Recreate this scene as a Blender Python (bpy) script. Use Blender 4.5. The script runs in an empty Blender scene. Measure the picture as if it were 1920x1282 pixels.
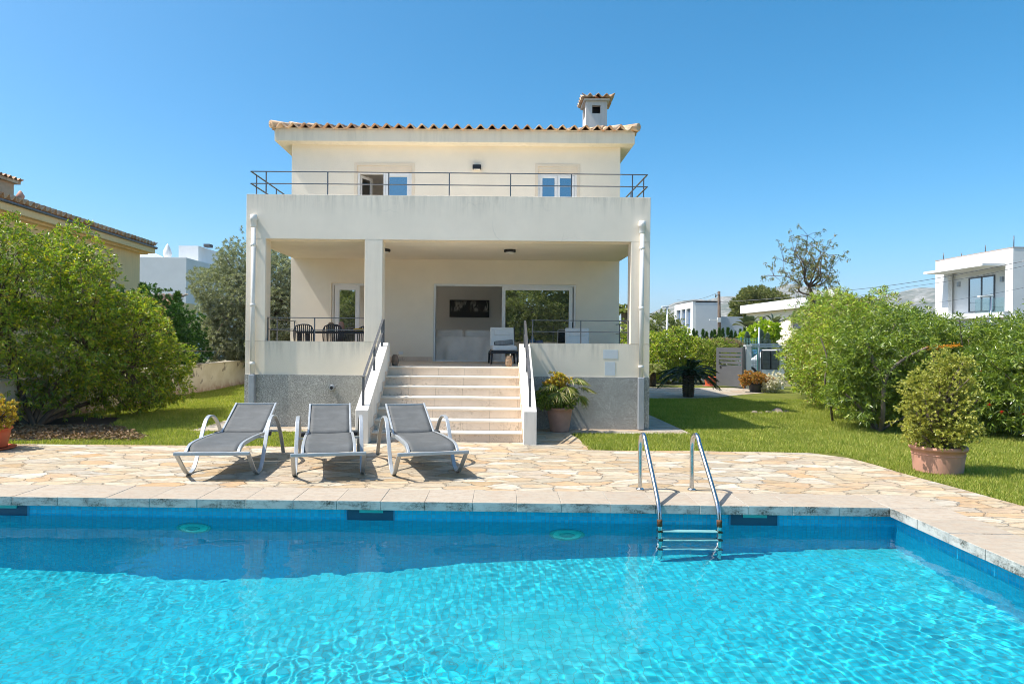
import bpy, math, random
import numpy as np
from mathutils import Vector, Matrix
D = bpy.data
SC = bpy.context.scene
COL = SC.collection
PI = math.pi
# ------------------------------------------------------------------ camera model of the photograph
F, HEYE, CX, CY, ROLL = 1280.0, 1.8, 923.0, 636.0, 0.0087
def uv(px, py):
    a, b = px - CX, py - CY
    return a + ROLL * b, b - ROLL * a
def at(px, py, Y):
    u, v = uv(px, py)
    return Vector((u * Y / F, Y, HEYE - v * Y / F))
def gr(px, py, z=0.0):
    u, v = uv(px, py)
    Y = (HEYE - z) * F / v
    return Vector((u * Y / F, Y, z))
HAZE = .00014
# ------------------------------------------------------------------ object helpers
def tag(o, label=None, cat=None, group=None, kind=None):
    if label: o['label'] = label
    if cat: o['category'] = cat
    if group: o['group'] = group
    if kind: o['kind'] = kind
    return o
ORG = {}
def thing(name, label, cat, loc=(0, 0, 0), rz=0.0, group=None):
    o = D.objects.new(name, None)
    o.empty_display_size = .1
    COL.objects.link(o)
    o.location = loc
    o.rotation_euler = (0, 0, rz)
    ORG[o.name] = Vector(loc)
    return tag(o, label, cat, group)
def copy_tree(o, parent=None):
    c = o.copy()
    COL.objects.link(c)
    c.parent = parent
    for ch in list(o.children):
        copy_tree(ch, c)
    return c
def nrm(v):
    v = Vector(v)
    return v.normalized() if v.length > 1e-9 else Vector((0, 0, 1))
class MB:
    def __init__(s):
        s.v, s.f, s.sm = [], [], []
    def add(s, vs, fs, smooth=False):
        n = len(s.v)
        s.v.extend([tuple(p) for p in vs])
        for f in fs:
            s.f.append([i + n for i in f])
            s.sm.append(smooth)
        return s
    def box(s, x0, x1, y0, y1, z0, z1):
        vs = [(x, y, z) for z in (z0, z1) for y in (y0, y1) for x in (x0, x1)]
        return s.add(vs, [(0, 2, 3, 1), (4, 5, 7, 6), (0, 1, 5, 4), (2, 6, 7, 3), (0, 4, 6, 2), (1, 3, 7, 5)])
    def bar(s, p, q, w, h, up=(0, 0, 1)):
        p, q = Vector(p), Vector(q)
        d = (q - p).normalized()
        up = Vector(up)
        if abs(d.dot(up)) > .98: up = Vector((0, 1, 0))
        sx = d.cross(up).normalized() * (w / 2)
        sz = sx.cross(d).normalized() * (h / 2)
        vs = [a + i * sx + j * sz for a in (p, q) for j in (-1, 1) for i in (-1, 1)]
        return s.add(vs, [(0, 1, 3, 2), (4, 6, 7, 5), (0, 4, 5, 1), (2, 3, 7, 6), (0, 2, 6, 4), (1, 5, 7, 3)])
    def tube(s, path, r, n=8, cap=True):
        path = [Vector(p) for p in path]
        m = len(path)
        rs = r if isinstance(r, (list, tuple)) else [r] * m
        d0 = (path[1] - path[0]).normalized()
        ref = Vector((0, 0, 1)) if abs(d0.z) < .9 else Vector((0, 1, 0))
        X = d0.cross(ref).normalized()
        vs, fs = [], []
        for i in range(m):
            d = (path[min(i + 1, m - 1)] - path[max(i - 1, 0)]).normalized()
            X = (X - d * X.dot(d)).normalized()
            Yv = d.cross(X)
            for k in range(n):
                a = 2 * PI * k / n
                vs.append(path[i] + (X * math.cos(a) + Yv * math.sin(a)) * rs[i])
        for i in range(m - 1):
            for k in range(n):
                k2 = (k + 1) % n
                fs.append((i * n + k, i * n + k2, (i + 1) * n + k2, (i + 1) * n + k))
        s.add(vs, fs, True)
        if cap:
            s.add(vs[:n], [tuple(range(n))[::-1]])
            s.add(vs[-n:], [tuple(range(n))])
        return s
    def lathe(s, prof, n=24, c=(0, 0, 0), smooth=True, flute=0.0, nf=0):
        c = Vector(c)
        vs, fs = [], []
        for (r, z) in prof:
            for k in range(n):
                a = 2 * PI * k / n
                rr = r * (1 + (flute * (1 if k % 2 else -1) if flute else 0))
                vs.append(c + Vector((rr * math.cos(a), rr * math.sin(a), z)))
        for i in range(len(prof) - 1):
            for k in range(n):
                k2 = (k + 1) % n
                fs.append((i * n + k, i * n + k2, (i + 1) * n + k2, (i + 1) * n + k))
        s.add(vs, fs, smooth)
        if prof[0][0] > 1e-4: s.add(vs[:n], [tuple(range(n))[::-1]])
        if prof[-1][0] > 1e-4: s.add(vs[-n:], [tuple(range(n))])
        return s
    def prism(s, poly, lo, hi, axis='z'):
        def P(a, b, h):
            return {'z': (a, b, h), 'x': (h, a, b), 'y': (a, h, b)}[axis]
        n = len(poly)
        vs = [P(a, b, lo) for a, b in poly] + [P(a, b, hi) for a, b in poly]
        fs = [tuple(range(n))[::-1], tuple(range(n, 2 * n))]
        fs += [(i, (i + 1) % n, n + (i + 1) % n, n + i) for i in range(n)]
        return s.add(vs, fs)
    def band(s, path, w, t, x=0.0):
        # flat strip running in the YZ plane, w wide along X, t thick
        path = [Vector((0, p[0], p[1])) for p in path]
        m = len(path)
        vs, fs = [], []
        for i in range(m):
            d = (path[min(i + 1, m - 1)] - path[max(i - 1, 0)]).normalized()
            nn = Vector((0, -d.z, d.y)) * (t / 2)
            for sx, sn in ((-1, -1), (1, -1), (1, 1), (-1, 1)):
                vs.append(path[i] + nn * sn + Vector((x + sx * w / 2, 0, 0)))
        for i in range(m - 1):
            for k in range(4):
                k2 = (k + 1) % 4
                fs.append((i * 4 + k, i * 4 + k2, (i + 1) * 4 + k2, (i + 1) * 4 + k))
        fs += [(3, 2, 1, 0), tuple(range(4 * m - 4, 4 * m))]
        return s.add(vs, fs)
    def holes(s, a0, a1, b0, b1, c0, c1, hs, axis='y'):
        # slab with rectangular holes: a along x (or y for axis x), b along z, c the thickness
        As = sorted({a0, a1, *[h[0] for h in hs], *[h[1] for h in hs]})
        Bs = sorted({b0, b1, *[h[2] for h in hs], *[h[3] for h in hs]})
        As = [a for a in As if a0 <= a <= a1]
        Bs = [b for b in Bs if b0 <= b <= b1]
        def P(a, c, b):
            return {'y': (a, c, b), 'x': (c, a, b), 'z': (a, b, c)}[axis]
        def solid(i, j):
            if not (0 <= i < len(As) - 1 and 0 <= j < len(Bs) - 1): return False
            a, b = (As[i] + As[i + 1]) / 2, (Bs[j] + Bs[j + 1]) / 2
            return not any(h[0] < a < h[1] and h[2] < b < h[3] for h in hs)
        for i in range(len(As) - 1):
            for j in range(len(Bs) - 1):
                if not solid(i, j): continue
                A0, A1, B0, B1 = As[i], As[i + 1], Bs[j], Bs[j + 1]
                Q = lambda *p: s.add([P(*q) for q in p], [(0, 1, 2, 3)])
                Q((A0, c0, B0), (A1, c0, B0), (A1, c0, B1), (A0, c0, B1))
                Q((A0, c1, B0), (A0, c1, B1), (A1, c1, B1), (A1, c1, B0))
                if not solid(i - 1, j): Q((A0, c0, B0), (A0, c0, B1), (A0, c1, B1), (A0, c1, B0))
                if not solid(i + 1, j): Q((A1, c0, B0), (A1, c1, B0), (A1, c1, B1), (A1, c0, B1))
                if not solid(i, j - 1): Q((A0, c0, B0), (A0, c1, B0), (A1, c1, B0), (A1, c0, B0))
                if not solid(i, j + 1): Q((A0, c0, B1), (A1, c0, B1), (A1, c1, B1), (A0, c1, B1))
        return s
    def build(s, name, mat, parent=None, bevel=0, org=None, label=None, seg=2, fix=True):
        o0 = Vector((0, 0, 0))
        if org is not None: o0 = Vector(org)
        elif parent is not None:
            p = parent
            while p.parent: p = p.parent
            if p.rotation_euler.z == 0: o0 = ORG.get(p.name, Vector((0, 0, 0)))
        me = D.meshes.new(name)
        me.from_pydata([tuple(Vector(p) - o0) for p in s.v], [], s.f)
        me.polygons.foreach_set('use_smooth', s.sm)
        if fix:
            import bmesh
            bm = bmesh.new(); bm.from_mesh(me)
            bmesh.ops.remove_doubles(bm, verts=bm.verts, dist=1e-5)
            bmesh.ops.recalc_face_normals(bm, faces=bm.faces)
            bm.to_mesh(me); bm.free()
        me.materials.append(mat)
        o = D.objects.new(name, me)
        COL.objects.link(o)
        if parent is None: o.location = o0
        else: o.parent = parent
        if bevel:
            b = o.modifiers.new('bevel', 'BEVEL')
            b.width, b.segments, b.limit_method, b.angle_limit = bevel, seg, 'ANGLE', math.radians(40)
        if label: o['label'] = label
        return o
def np_mesh(name, V, T, mat, parent=None, org=None, smooth=False):
    V = np.asarray(V, dtype=np.float32)
    T = np.asarray(T, dtype=np.int32)
    o0 = Vector((0, 0, 0))
    if org is not None: o0 = Vector(org)
    elif parent is not None:
        p = parent
        while p.parent: p = p.parent
        if p.rotation_euler.z == 0: o0 = ORG.get(p.name, Vector((0, 0, 0)))
    V = V - np.array(o0, dtype=np.float32)
    k = T.shape[1]
    me = D.meshes.new(name)
    me.vertices.add(len(V)); me.vertices.foreach_set('co', V.ravel())
    me.loops.add(T.size); me.loops.foreach_set('vertex_index', T.ravel())
    me.polygons.add(len(T))
    me.polygons.foreach_set('loop_start', np.arange(0, T.size, k, dtype=np.int32))
    if smooth: me.polygons.foreach_set('use_smooth', np.ones(len(T), dtype=bool))
    me.update(calc_edges=True)
    me.materials.append(mat)
    o = D.objects.new(name, me)
    COL.objects.link(o)
    if parent is None: o.location = o0
    else: o.parent = parent
    return o
# ------------------------------------------------------------------ materials
def c4(c): return (c[0], c[1], c[2], 1.0)
class NM:
    def __init__(s, name):
        s.m = D.materials.new(name)
        s.m.use_nodes = True
        s.t = s.m.node_tree
        s.t.nodes.clear()
    def n(s, tp, ins=None, **props):
        nd = s.t.nodes.new('ShaderNode' + tp)
        for k, v in props.items(): setattr(nd, k, v)
        for k, v in (ins or {}).items():
            sk = nd.inputs[k]
            if isinstance(v, bpy.types.NodeSocket): s.t.links.new(v, sk)
            else:
                if isinstance(v, tuple) and len(v) == 3 and sk.type == 'RGBA': v = c4(v)
                sk.default_value = v
        return nd
    def pos(s, scale=(1, 1, 1), obj=True):
        tc = s.n('TexCoord')
        return s.n('Mapping', {'Vector': tc.outputs['Object'], 'Scale': scale}).outputs[0]
    def noise(s, vec, scale, detail=4, rough=.55, dist=0.0):
        return s.n('TexNoise', {'Vector': vec, 'Scale': scale, 'Detail': detail, 'Roughness': rough, 'Distortion': dist}).outputs['Fac']
    def ramp(s, fac, stops, interp='LINEAR'):
        r = s.n('ValToRGB', {'Fac': fac})
        cr = r.color_ramp
        cr.interpolation = interp
        while len(cr.elements) < len(stops): cr.elements.new(.5)
        for e, (p, c) in zip(cr.elements, stops):
            e.position = p
            e.color = c4(c) if isinstance(c, tuple) else (c, c, c, 1)
        return r.outputs[0]
    def mix(s, fac, a, b, blend='MIX'):
        m = s.n('Mix', data_type='RGBA', blend_type=blend)
        for k, v in ((0, fac), (6, a), (7, b)):
            if isinstance(v, bpy.types.NodeSocket): s.t.links.new(v, m.inputs[k])
            else: m.inputs[k].default_value = c4(v) if isinstance(v, tuple) else v
        return m.outputs[2]
    def math(s, op, a, b=0.0, clamp=False):
        m = s.n('Math', {0: a, 1: b}, operation=op)
        m.use_clamp = clamp
        return m.outputs[0]
    def rng(s, v, a, b, c=0.0, d=1.0):
        return s.n('MapRange', {'Value': v, 'From Min': a, 'From Max': b, 'To Min': c, 'To Max': d}).outputs[0]
    def bump(s, h, strength=.3, dist=.01, normal=None):
        ins = {'Height': h, 'Strength': strength, 'Distance': dist}
        if normal is not None: ins['Normal'] = normal
        return s.n('Bump', ins).outputs[0]
    def out(s, sh):
        s.n('OutputMaterial', {'Surface': sh})
        return s.m
    def pr(s, col, rough=.6, metal=0.0, nor=None, **kw):
        ins = {'Base Color': col, 'Roughness': rough, 'Metallic': metal}
        if nor is not None: ins['Normal'] = nor
        ins.update(kw)
        return s.n('BsdfPrincipled', ins).outputs[0]
def lum(c, k): return (min(c[0] * k, 1), min(c[1] * k, 1), min(c[2] * k, 1))
def basic(name, col, rough=.6, metal=0.0, var=.12, scale=4.0, bump=0.0, bscale=60.0, spec=.5, stretch=(1, 1, 1), coat=0.0):
    m = NM(name)
    p = m.pos(stretch)
    c = m.ramp(m.noise(p, scale, 5), [(.3, lum(col, 1 - var)), (.7, lum(col, 1 + var))])
    nor = m.bump(m.noise(p, bscale, 3), bump, .01) if bump else None
    rg = m.rng(m.noise(p, scale * 2.3, 3), .3, .7, max(rough - .08, 0.02), min(rough + .08, 1))
    return m.out(m.pr(c, rg, metal, nor, **{'Specular IOR Level': spec, 'Coat Weight': coat}))
def leafmat(name, cols, trans=.3, rough=.45, spec=.5, tcol=None):
    m = NM(name)
    r = m.n('NewGeometry').outputs['Random Per Island']
    k = len(cols)
    c = m.ramp(r, [((i + .5) / k, cc) for i, cc in enumerate(cols)])
    nz = m.noise(m.pos(), 1.3, 2)
    c = m.mix(m.rng(nz, .35, .7, 0, .45), c, lum(cols[0], .75))
    a = m.pr(c, rough, 0.0, None, **{'Specular IOR Level': spec})
    b = m.n('BsdfTranslucent', {'Color': m.mix(1.0, c, tcol or (1.5, 1.6, .7), 'MULTIPLY')}).outputs[0]
    return m.out(m.n('MixShader', {0: trans, 1: a, 2: b}).outputs[0])
def glassmat(name, tint=(.75, .8, .8), refl=.3):
    m = NM(name)
    fr = m.n('Fresnel', {'IOR': 1.5}).outputs[0]
    fac = m.math('MULTIPLY_ADD', fr, 1.0)
    m.t.nodes[-1].inputs[2].default_value = refl
    nz = m.bump(m.noise(m.pos(), 1.2, 1), .025, .02)
    g = m.n('BsdfGlossy', {'Color': (.92, .95, .97), 'Roughness': 0.0, 'Normal': nz}).outputs[0]
    t = m.n('BsdfTransparent', {'Color': tint}).outputs[0]
    return m.out(m.n('MixShader', {0: fac, 1: t, 2: g}).outputs[0])
def plaster(name, col, stain=0.0, ztop=None, zlen=.4, base=None, cracks=False, bump=.12):
    m = NM(name)
    p = m.pos()
    c = m.ramp(m.noise(p, .9, 6, .6), [(.3, lum(col, .94)), (.7, lum(col, 1.04))])
    c = m.mix(m.rng(m.noise(p, 7, 5), .45, .8, 0, .10), c, lum(col, .8))
    if stain:
        st = m.noise(m.pos((5.5, 5.5, .55)), 1.6, 6, .65)
        big = m.noise(m.pos((1, 1, .25)), 1.1, 3)
        k = m.math('MULTIPLY', m.rng(st, .44, .66), m.rng(big, .33, .55))
        if ztop is not None:
            z = m.n('SeparateXYZ', {0: m.n('TexCoord').outputs['Object']}).outputs[2]
            zf = m.rng(z, ztop - zlen, ztop, 0, 1)
            k = m.math('MULTIPLY', k, m.math('POWER', zf, 1.6))
            edge = m.math('MULTIPLY', m.rng(z, ztop - .035, ztop - .005), m.rng(st, .3, .6))
            k = m.math('MAXIMUM', k, m.math('MULTIPLY', edge, .9))
        c = m.mix(m.math('MULTIPLY', k, stain, True), c, (.16, .155, .12))
    if cracks:
        d = m.n('TexVoronoi', {'Vector': m.mix(.22, p, m.n('TexNoise', {'Vector': p, 'Scale': 2.2, 'Detail': 4}).outputs['Color']), 'Scale': .8}, feature='DISTANCE_TO_EDGE').outputs[0]
        k = m.math('MULTIPLY', m.rng(d, .006, .0015), m.rng(m.noise(p, .7, 2), .5, .6))
        c = m.mix(m.math('MULTIPLY', k, .16), c, (.3, .29, .26))
    nor = m.bump(m.noise(p, 90, 4, .6), bump, .006)
    return m.out(m.pr(c, .85, 0, nor, **{'Specular IOR Level': .25}))
# ------------------------------------------------------------------ surface materials
M = {}
M['wall'] = plaster('cream_plaster', (.89, .80, .655), bump=.05)
M['parapet'] = plaster('white_plaster_weathered', (.88, .785, .645), stain=.42, ztop=4.68, zlen=.55, cracks=True)
M['low'] = plaster('white_plaster_low', (.86, .765, .615), stain=.40, ztop=1.73, zlen=.5)
M['post'] = plaster('white_plaster_post', (.87, .775, .635), stain=.10)
M['stairwall'] = plaster('white_plaster_stair', (.76, .73, .66), stain=.22)
M['fascia'] = plaster('cream_plaster_eave', (.82, .745, .60), stain=.12)
M['ceil'] = plaster('cream_ceiling', (.90, .81, .67), bump=.02)
M['room'] = plaster('grey_room', (.74, .71, .675), bump=.02)
M['rail'] = basic('dark_rail', (.15, .155, .165), .42, .6, .15, 9, spec=.5)
M['upvc'] = basic('white_frame', (.80, .80, .79), .35, 0, .03, 3, spec=.5)
M['box'] = basic('shutter_box', (.80, .68, .52), .5, 0, .04, 3)
M['glass'] = glassmat('pane_glass', (.5, .55, .55), .58)
M['glass_up'] = glassmat('pane_glass_upper', (.35, .42, .5), .36)
M['pipe'] = basic('white_pipe', (.76, .74, .69), .6, 0, .05, 6)
M['pipe_grey'] = basic('grey_pipe', (.36, .39, .42), .4, .3, .08, 6)
M['black'] = basic('black_metal', (.025, .025, .027), .45, .3, .2, 8)
M['opal'] = basic('opal_lamp', (.75, .73, .68), .3, 0, .02, 3)
M['patch'] = basic('meter_cover', (.60, .64, .655), .5, 0, .03, 5)
M['steel'] = basic('stainless_steel', (.56, .56, .55), .22, 1.0, .12, 14)
M['rust'] = basic('rusty_collar', (.16, .07, .03), .8, .3, .5, 30)
M['alu'] = basic('painted_aluminium', (.43, .455, .465), .38, .35, .05, 8)
M['chair'] = basic('anthracite_plastic', (.022, .024, .028), .5, 0, .1, 8)
M['cush'] = basic('white_cushion', (.78, .77, .74), .85, 0, .04, 5, .2, 300, spec=.2)
M['sofa'] = basic('pale_sofa_cover', (.82, .78, .735), .9, 0, .10, 2.5, .35, 7, spec=.15)
M['towel'] = basic('grey_towel', (.30, .29, .28), .95, 0, .15, 30, .4, 200, spec=.1)
M['wood'] = basic('weathered_wood', (.12, .085, .06), .8, 0, .25, 6, .3, 40, stretch=(4, 4, .6))
M['bark'] = basic('grey_bark', (.19, .15, .115), .9, 0, .4, 9, .6, 30, stretch=(1, 1, .4))
M['bark_dark'] = basic('brown_bark', (.11, .075, .05), .9, 0, .4, 12, .6, 40, stretch=(1, 1, .4))
M['terra'] = basic('terracotta', (.60, .31, .215), .75, 0, .12, 3, .08, 60)
M['terra_dull'] = basic('dull_terracotta', (.52, .275, .205), .8, 0, .14, 5, .1, 60)
M['terra_red'] = basic('red_plastic_pot', (.60, .12, .05), .5, 0, .08, 4)
M['soil'] = basic('dark_soil', (.05, .035, .025), .95, 0, .4, 20, .6, 50)
M['gategrey'] = basic('gate_grey', (.115, .115, .12), .5, .1, .06, 4)
M['wickr'] = basic('wicker', (.36, .25, .16), .85, 0, .35, 60, .8, 90)
M['wickr_dark'] = basic('dark_wicker', (.24, .17, .12), .85, 0, .4, 60, .8, 90)
M['chimney'] = plaster('chimney_plaster', (.72, .67, .62), stain=.15)
M['yellowwall'] = plaster('yellow_plaster', (.86, .655, .35), stain=.12)
M['whitehouse'] = plaster('white_render', (.78, .78, .76), bump=.03)
M['greyhouse'] = plaster('grey_render', (.55, .58, .60), bump=.03)
M['darkglass'] = basic('dark_window', (.03, .04, .05), .06, 0, .1, 2, spec=.8)
M['roofdark'] = basic('dark_flat_roof', (.12, .12, .12), .8)

def pebble():
    m = NM('pebbledash')
    p = m.pos()
    v = m.n('TexVoronoi', {'Vector': p, 'Scale': 84.0, 'Randomness': 1.0})
    c = m.ramp(v.outputs['Color'], [(.1, (.24, .23, .205)), (.4, (.37, .36, .325)), (.7, (.48, .465, .42)), (.95, (.70, .68, .62))])
    c = m.mix(m.rng(m.noise(p, 1.2, 5), .4, .7, 0, .35), c, (.09, .09, .09))
    nor = m.bump(v.outputs['Distance'], -.4, .007)
    return m.out(m.pr(c, .8, 0, nor, **{'Specular IOR Level': .3}))
M['pebble'] = pebble()

def flagstone(name='flagstones', sc=2.9, dull=0.0):
    m = NM(name)
    p = m.pos((.85, 1.55, 1.0))
    w = m.n('TexNoise', {'Vector': p, 'Scale': 3.4, 'Detail': 6.0, 'Roughness': .68}).outputs['Color']
    pw = m.n('VectorMath', {0: p, 1: m.n('VectorMath', {0: w, 'Scale': .26}, operation='SCALE').outputs[0]}, operation='ADD').outputs[0]
    f1 = m.n('TexVoronoi', {'Vector': pw, 'Scale': sc, 'Randomness': .95}, voronoi_dimensions='2D')
    ed = m.n('TexVoronoi', {'Vector': pw, 'Scale': sc, 'Randomness': .95}, voronoi_dimensions='2D', feature='DISTANCE_TO_EDGE').outputs['Distance']
    r = m.n('SeparateColor', {0: f1.outputs['Color']}).outputs[0]
    g = m.n('SeparateColor', {0: f1.outputs['Color']}).outputs[1]
    col = m.ramp(r, [(.05, (.40, .29, .165)), (.18, (.49, .405, .275)), (.34, (.56, .50, .385)), (.46, (.36, .325, .25)), (.60, (.50, .425, .305)), (.74, (.50, .32, .165)), (.84, (.41, .395, .345)), (.95, (.60, .56, .46))])
    col = m.mix(m.rng(g, 0, 1, 0, .30), col, (.48, .40, .30))
    n1 = m.noise(m.pos((.55, 2.0, 1)), 7, 8, .70, 1.1)
    col = m.mix(m.rng(n1, .46, .66, 0, .6), col, (.36, .235, .12))
    n2 = m.noise(m.pos((.6, 1.9, 1)), 4.2, 7, .66, .7)
    col = m.mix(m.rng(n2, .48, .68, 0, .65), col, (.25, .225, .19))
    n3 = m.noise(p, 16, 5, .7)
    col = m.mix(m.rng(n3, .3, .75, 0, .55), lum_node(m, col, 1.12), lum_node(m, col, .5))
    mor = m.math('MULTIPLY', m.rng(ed, .006, .034, 1, 0), m.rng(m.noise(p, 2.3, 4), .35, .66, .05, .55))
    mort = m.mix(m.rng(m.noise(p, 5, 3), .35, .65), (.52, .45, .36), (.39, .325, .25))
    col = m.mix(mor, col, mort)
    col = m.mix(1.0, col, (1.06, 1.03, .99), 'MULTIPLY')
    if dull: col = m.mix(dull, col, (.36, .35, .33))
    h = m.math('ADD', m.rng(ed, 0.0, .06), m.math('MULTIPLY', n1, .5))
    h = m.math('ADD', h, m.math('MULTIPLY', m.noise(p, 40, 4), .22))
    nor = m.bump(h, .8, .025)
    return m.out(m.pr(col, .75, 0, nor, **{'Specular IOR Level': .3}))
def lum_node(m, col, k):
    return m.mix(1.0, col, (k, k, k), 'MULTIPLY')
M['flag'] = flagstone()
M['flag_dull'] = flagstone('flagstones_side', 2.4, .3)

def coping():
    m = NM('coping_stone')
    p = m.pos()
    isl = m.n('NewGeometry').outputs['Random Per Island']
    base = m.ramp(isl, [(.1, (.41, .355, .275)), (.5, (.44, .38, .30)), (.9, (.395, .34, .265))])
    n = m.noise(m.pos((1, 2.2, 1)), 6, 7, .65, .4)
    base = m.mix(m.rng(n, .42, .70, 0, .6), base, (.37, .265, .185))
    base = m.mix(m.rng(m.noise(p, 22, 5), .48, .72, 0, .55), base, (.29, .245, .20))
    z = m.n('SeparateXYZ', {0: m.n('NewGeometry').outputs['Normal']}).outputs[2]
    face = m.rng(z, .75, .35)
    mil = m.math('MULTIPLY', m.rng(m.noise(m.pos((1.1, 1.1, 2.5)), 2.6, 7, .72), .46, .60), m.rng(m.noise(p, 45, 4, .7), .3, .58))
    sl = m.mix(m.rng(m.noise(m.pos((1, 1, .5)), 3.5, 4), .35, .65), (.60, .58, .52), (.42, .42, .39))
    sl = m.mix(m.math('MULTIPLY', mil, .95, True), sl, (.06, .06, .045))
    col = m.mix(face, base, sl)
    nor = m.bump(m.noise(p, 55, 5, .7), .35, .008)
    return m.out(m.pr(col, .8, 0, nor, **{'Specular IOR Level': .25}))
M['coping'] = coping()

def mosaic(name, c0, c1, c2, S=.042, lw=.085):
    m = NM(name)
    tc = m.n('TexCoord').outputs['Object']
    p = m.n('VectorMath', {0: tc, 1: (.013, .013, .013)}, operation='ADD').outputs[0]
    q = m.n('VectorMath', {0: p, 'Scale': 1 / S}, operation='SCALE').outputs[0]
    fl = m.n('VectorMath', {0: q}, operation='FLOOR').outputs[0]
    fr = m.n('SeparateXYZ', {0: m.n('VectorMath', {0: q}, operation='FRACTION').outputs[0]})
    nn = m.n('SeparateXYZ', {0: m.n('VectorMath', {0: m.n('NewGeometry').outputs['Normal']}, operation='ABSOLUTE').outputs[0]})
    g = None
    for i in range(3):
        line = m.math('LESS_THAN', fr.outputs[i], lw)
        line = m.math('MULTIPLY', line, m.math('LESS_THAN', nn.outputs[i], .6))
        g = line if g is None else m.math('MAXIMUM', g, line)
    wn = m.n('TexWhiteNoise', {'Vector': fl}).outputs['Value']
    col = m.ramp(wn, [(.1, c0), (.5, c1), (.9, c2)])
    big = m.noise(tc, .5, 3)
    col = m.mix(m.rng(big, .35, .7, 0, .25), col, c2)
    col = m.mix(m.math('MULTIPLY', g, .6), col, (.15, .27, .26))
    nor = m.bump(m.math('SUBTRACT', 1.0, g), .12, .003)
    return m.out(m.pr(col, .25, 0, nor))
M['mosaic'] = mosaic('blue_mosaic', (.024, .46, .56), (.034, .52, .61), (.065, .58, .67), .062, .11)
M['mosaic_wall'] = mosaic('shaded_blue_mosaic', (.007, .39, .64), (.010, .44, .69), (.018, .49, .74))  # shade on the pool walls painted in as a deeper blue

def water():
    m = NM('pool_water')
    fr = m.n('Fresnel', {'IOR': 1.333}).outputs[0]
    fac = m.math('MULTIPLY', fr, .58)
    a = m.n('BsdfRefraction', {'Color': (.66, .97, 1.0), 'Roughness': 0.0, 'IOR': 1.333}).outputs[0]
    b = m.n('BsdfGlossy', {'Color': (1, 1, 1), 'Roughness': 0.0}).outputs[0]
    return m.out(m.n('MixShader', {0: fac, 1: a, 2: b}).outputs[0])
M['water'] = water()

def lawnmat():
    m = NM('lawn_turf')
    p = m.pos()
    c = m.ramp(m.noise(p, 1.1, 6, .65), [(.3, (.14, .165, .022)), (.55, (.20, .215, .035)), (.75, (.26, .245, .06))])
    c = m.mix(m.rng(m.noise(p, 55, 4, .7), .35, .7, 0, .6), c, (.05, .065, .015))
    nor = m.bump(m.noise(p, 90, 4, .7), .9, .03)
    return m.out(m.pr(c, .9, 0, nor, **{'Specular IOR Level': .15}))
M['lawn'] = lawnmat()
def groundmat():
    m = NM('dry_ground')
    p = m.pos()
    c = m.ramp(m.noise(p, .05, 8, .65), [(.3, (.09, .10, .035)), (.5, (.14, .13, .06)), (.7, (.22, .18, .11))])
    return m.out(m.pr(c, .95))
M['ground'] = groundmat()
M['grass'] = leafmat('grass_blades', [(0.218, 0.290, 0.042), (0.334, 0.386, 0.066), (0.438, 0.449, 0.090), (0.566, 0.502, 0.154), (0.283, 0.351, 0.051)], .35, .5, .3)

def rooftile():
    m = NM('roof_tiles')
    p = m.pos()
    v = m.n('TexVoronoi', {'Vector': p, 'Scale': 3.1}).outputs['Color']
    r = m.n('SeparateColor', {0: v}).outputs[0]
    c = m.ramp(r, [(.1, (.60, .32, .17)), (.35, (.72, .47, .28)), (.6, (.80, .62, .43)), (.8, (.52, .29, .17)), (.95, (.72, .54, .38))])
    c = m.mix(m.rng(m.noise(p, 9, 6, .65), .46, .72, 0, .5), c, (.34, .23, .15))
    c = m.mix(m.rng(m.noise(p, 3, 4), .5, .75, 0, .5), c, (.70, .60, .46))
    nor = m.bump(m.noise(p, 50, 4), .3, .008)
    return m.out(m.pr(c, .85, 0, nor, **{'Specular IOR Level': .2}))
M['tile'] = rooftile()

def stepmat():
    m = NM('step_stone')
    p = m.pos()
    x = m.n('SeparateXYZ', {0: p}).outputs[0]
    fx = m.math('FRACT', m.math('MULTIPLY_ADD', x, 1.92))
    m.t.nodes[-2].inputs[2].default_value = .35
    joint = m.math('LESS_THAN', fx, .012)
    c = m.ramp(m.noise(p, 2.0, 5), [(.3, (.70, .56, .43)), (.7, (.78, .645, .51))])
    sp = m.noise(p, 42, 5, .75)
    pat = m.noise(m.pos((1, 1, 2)), 1.9, 4, .6)
    c = m.mix(m.math('MULTIPLY', m.rng(sp, .50, .66), m.rng(pat, .40, .62)), c, (.25, .18, .11))
    c = m.mix(m.math('MULTIPLY', joint, .6), c, (.22, .17, .12))
    nor = m.bump(m.noise(p, 60, 3), .15, .005)
    return m.out(m.pr(c, .6, 0, nor, **{'Specular IOR Level': .35}))
M['step'] = stepmat()

def slingmat():
    m = NM('grey_sling_mesh')
    p = m.pos()
    w1 = m.n('TexWave', {'Vector': p, 'Scale': 90.0}, bands_direction='X').outputs['Fac']
    w2 = m.n('TexWave', {'Vector': p, 'Scale': 90.0}, bands_direction='Y').outputs['Fac']
    w = m.math('MULTIPLY', w1, w2)
    c = m.ramp(w, [(.1, (.095, .10, .098)), (.7, (.185, .19, .184))])
    c = m.mix(m.rng(m.noise(p, 5, 5), .4, .7, 0, .35), c, (.20, .21, .21))
    c = m.mix(m.rng(m.noise(m.pos((1, 5, 1)), 3, 4), .55, .75, 0, .3), c, (.27, .28, .28))
    nor = m.bump(w, .2, .003)
    a = m.pr(c, .6, 0, nor, **{'Specular IOR Level': .35})
    t = m.n('BsdfTranslucent', {'Color': (.2, .2, .2)}).outputs[0]
    return m.out(m.n('MixShader', {0: .12, 1: a, 2: t}).outputs[0])
M['sling'] = slingmat()

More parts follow.
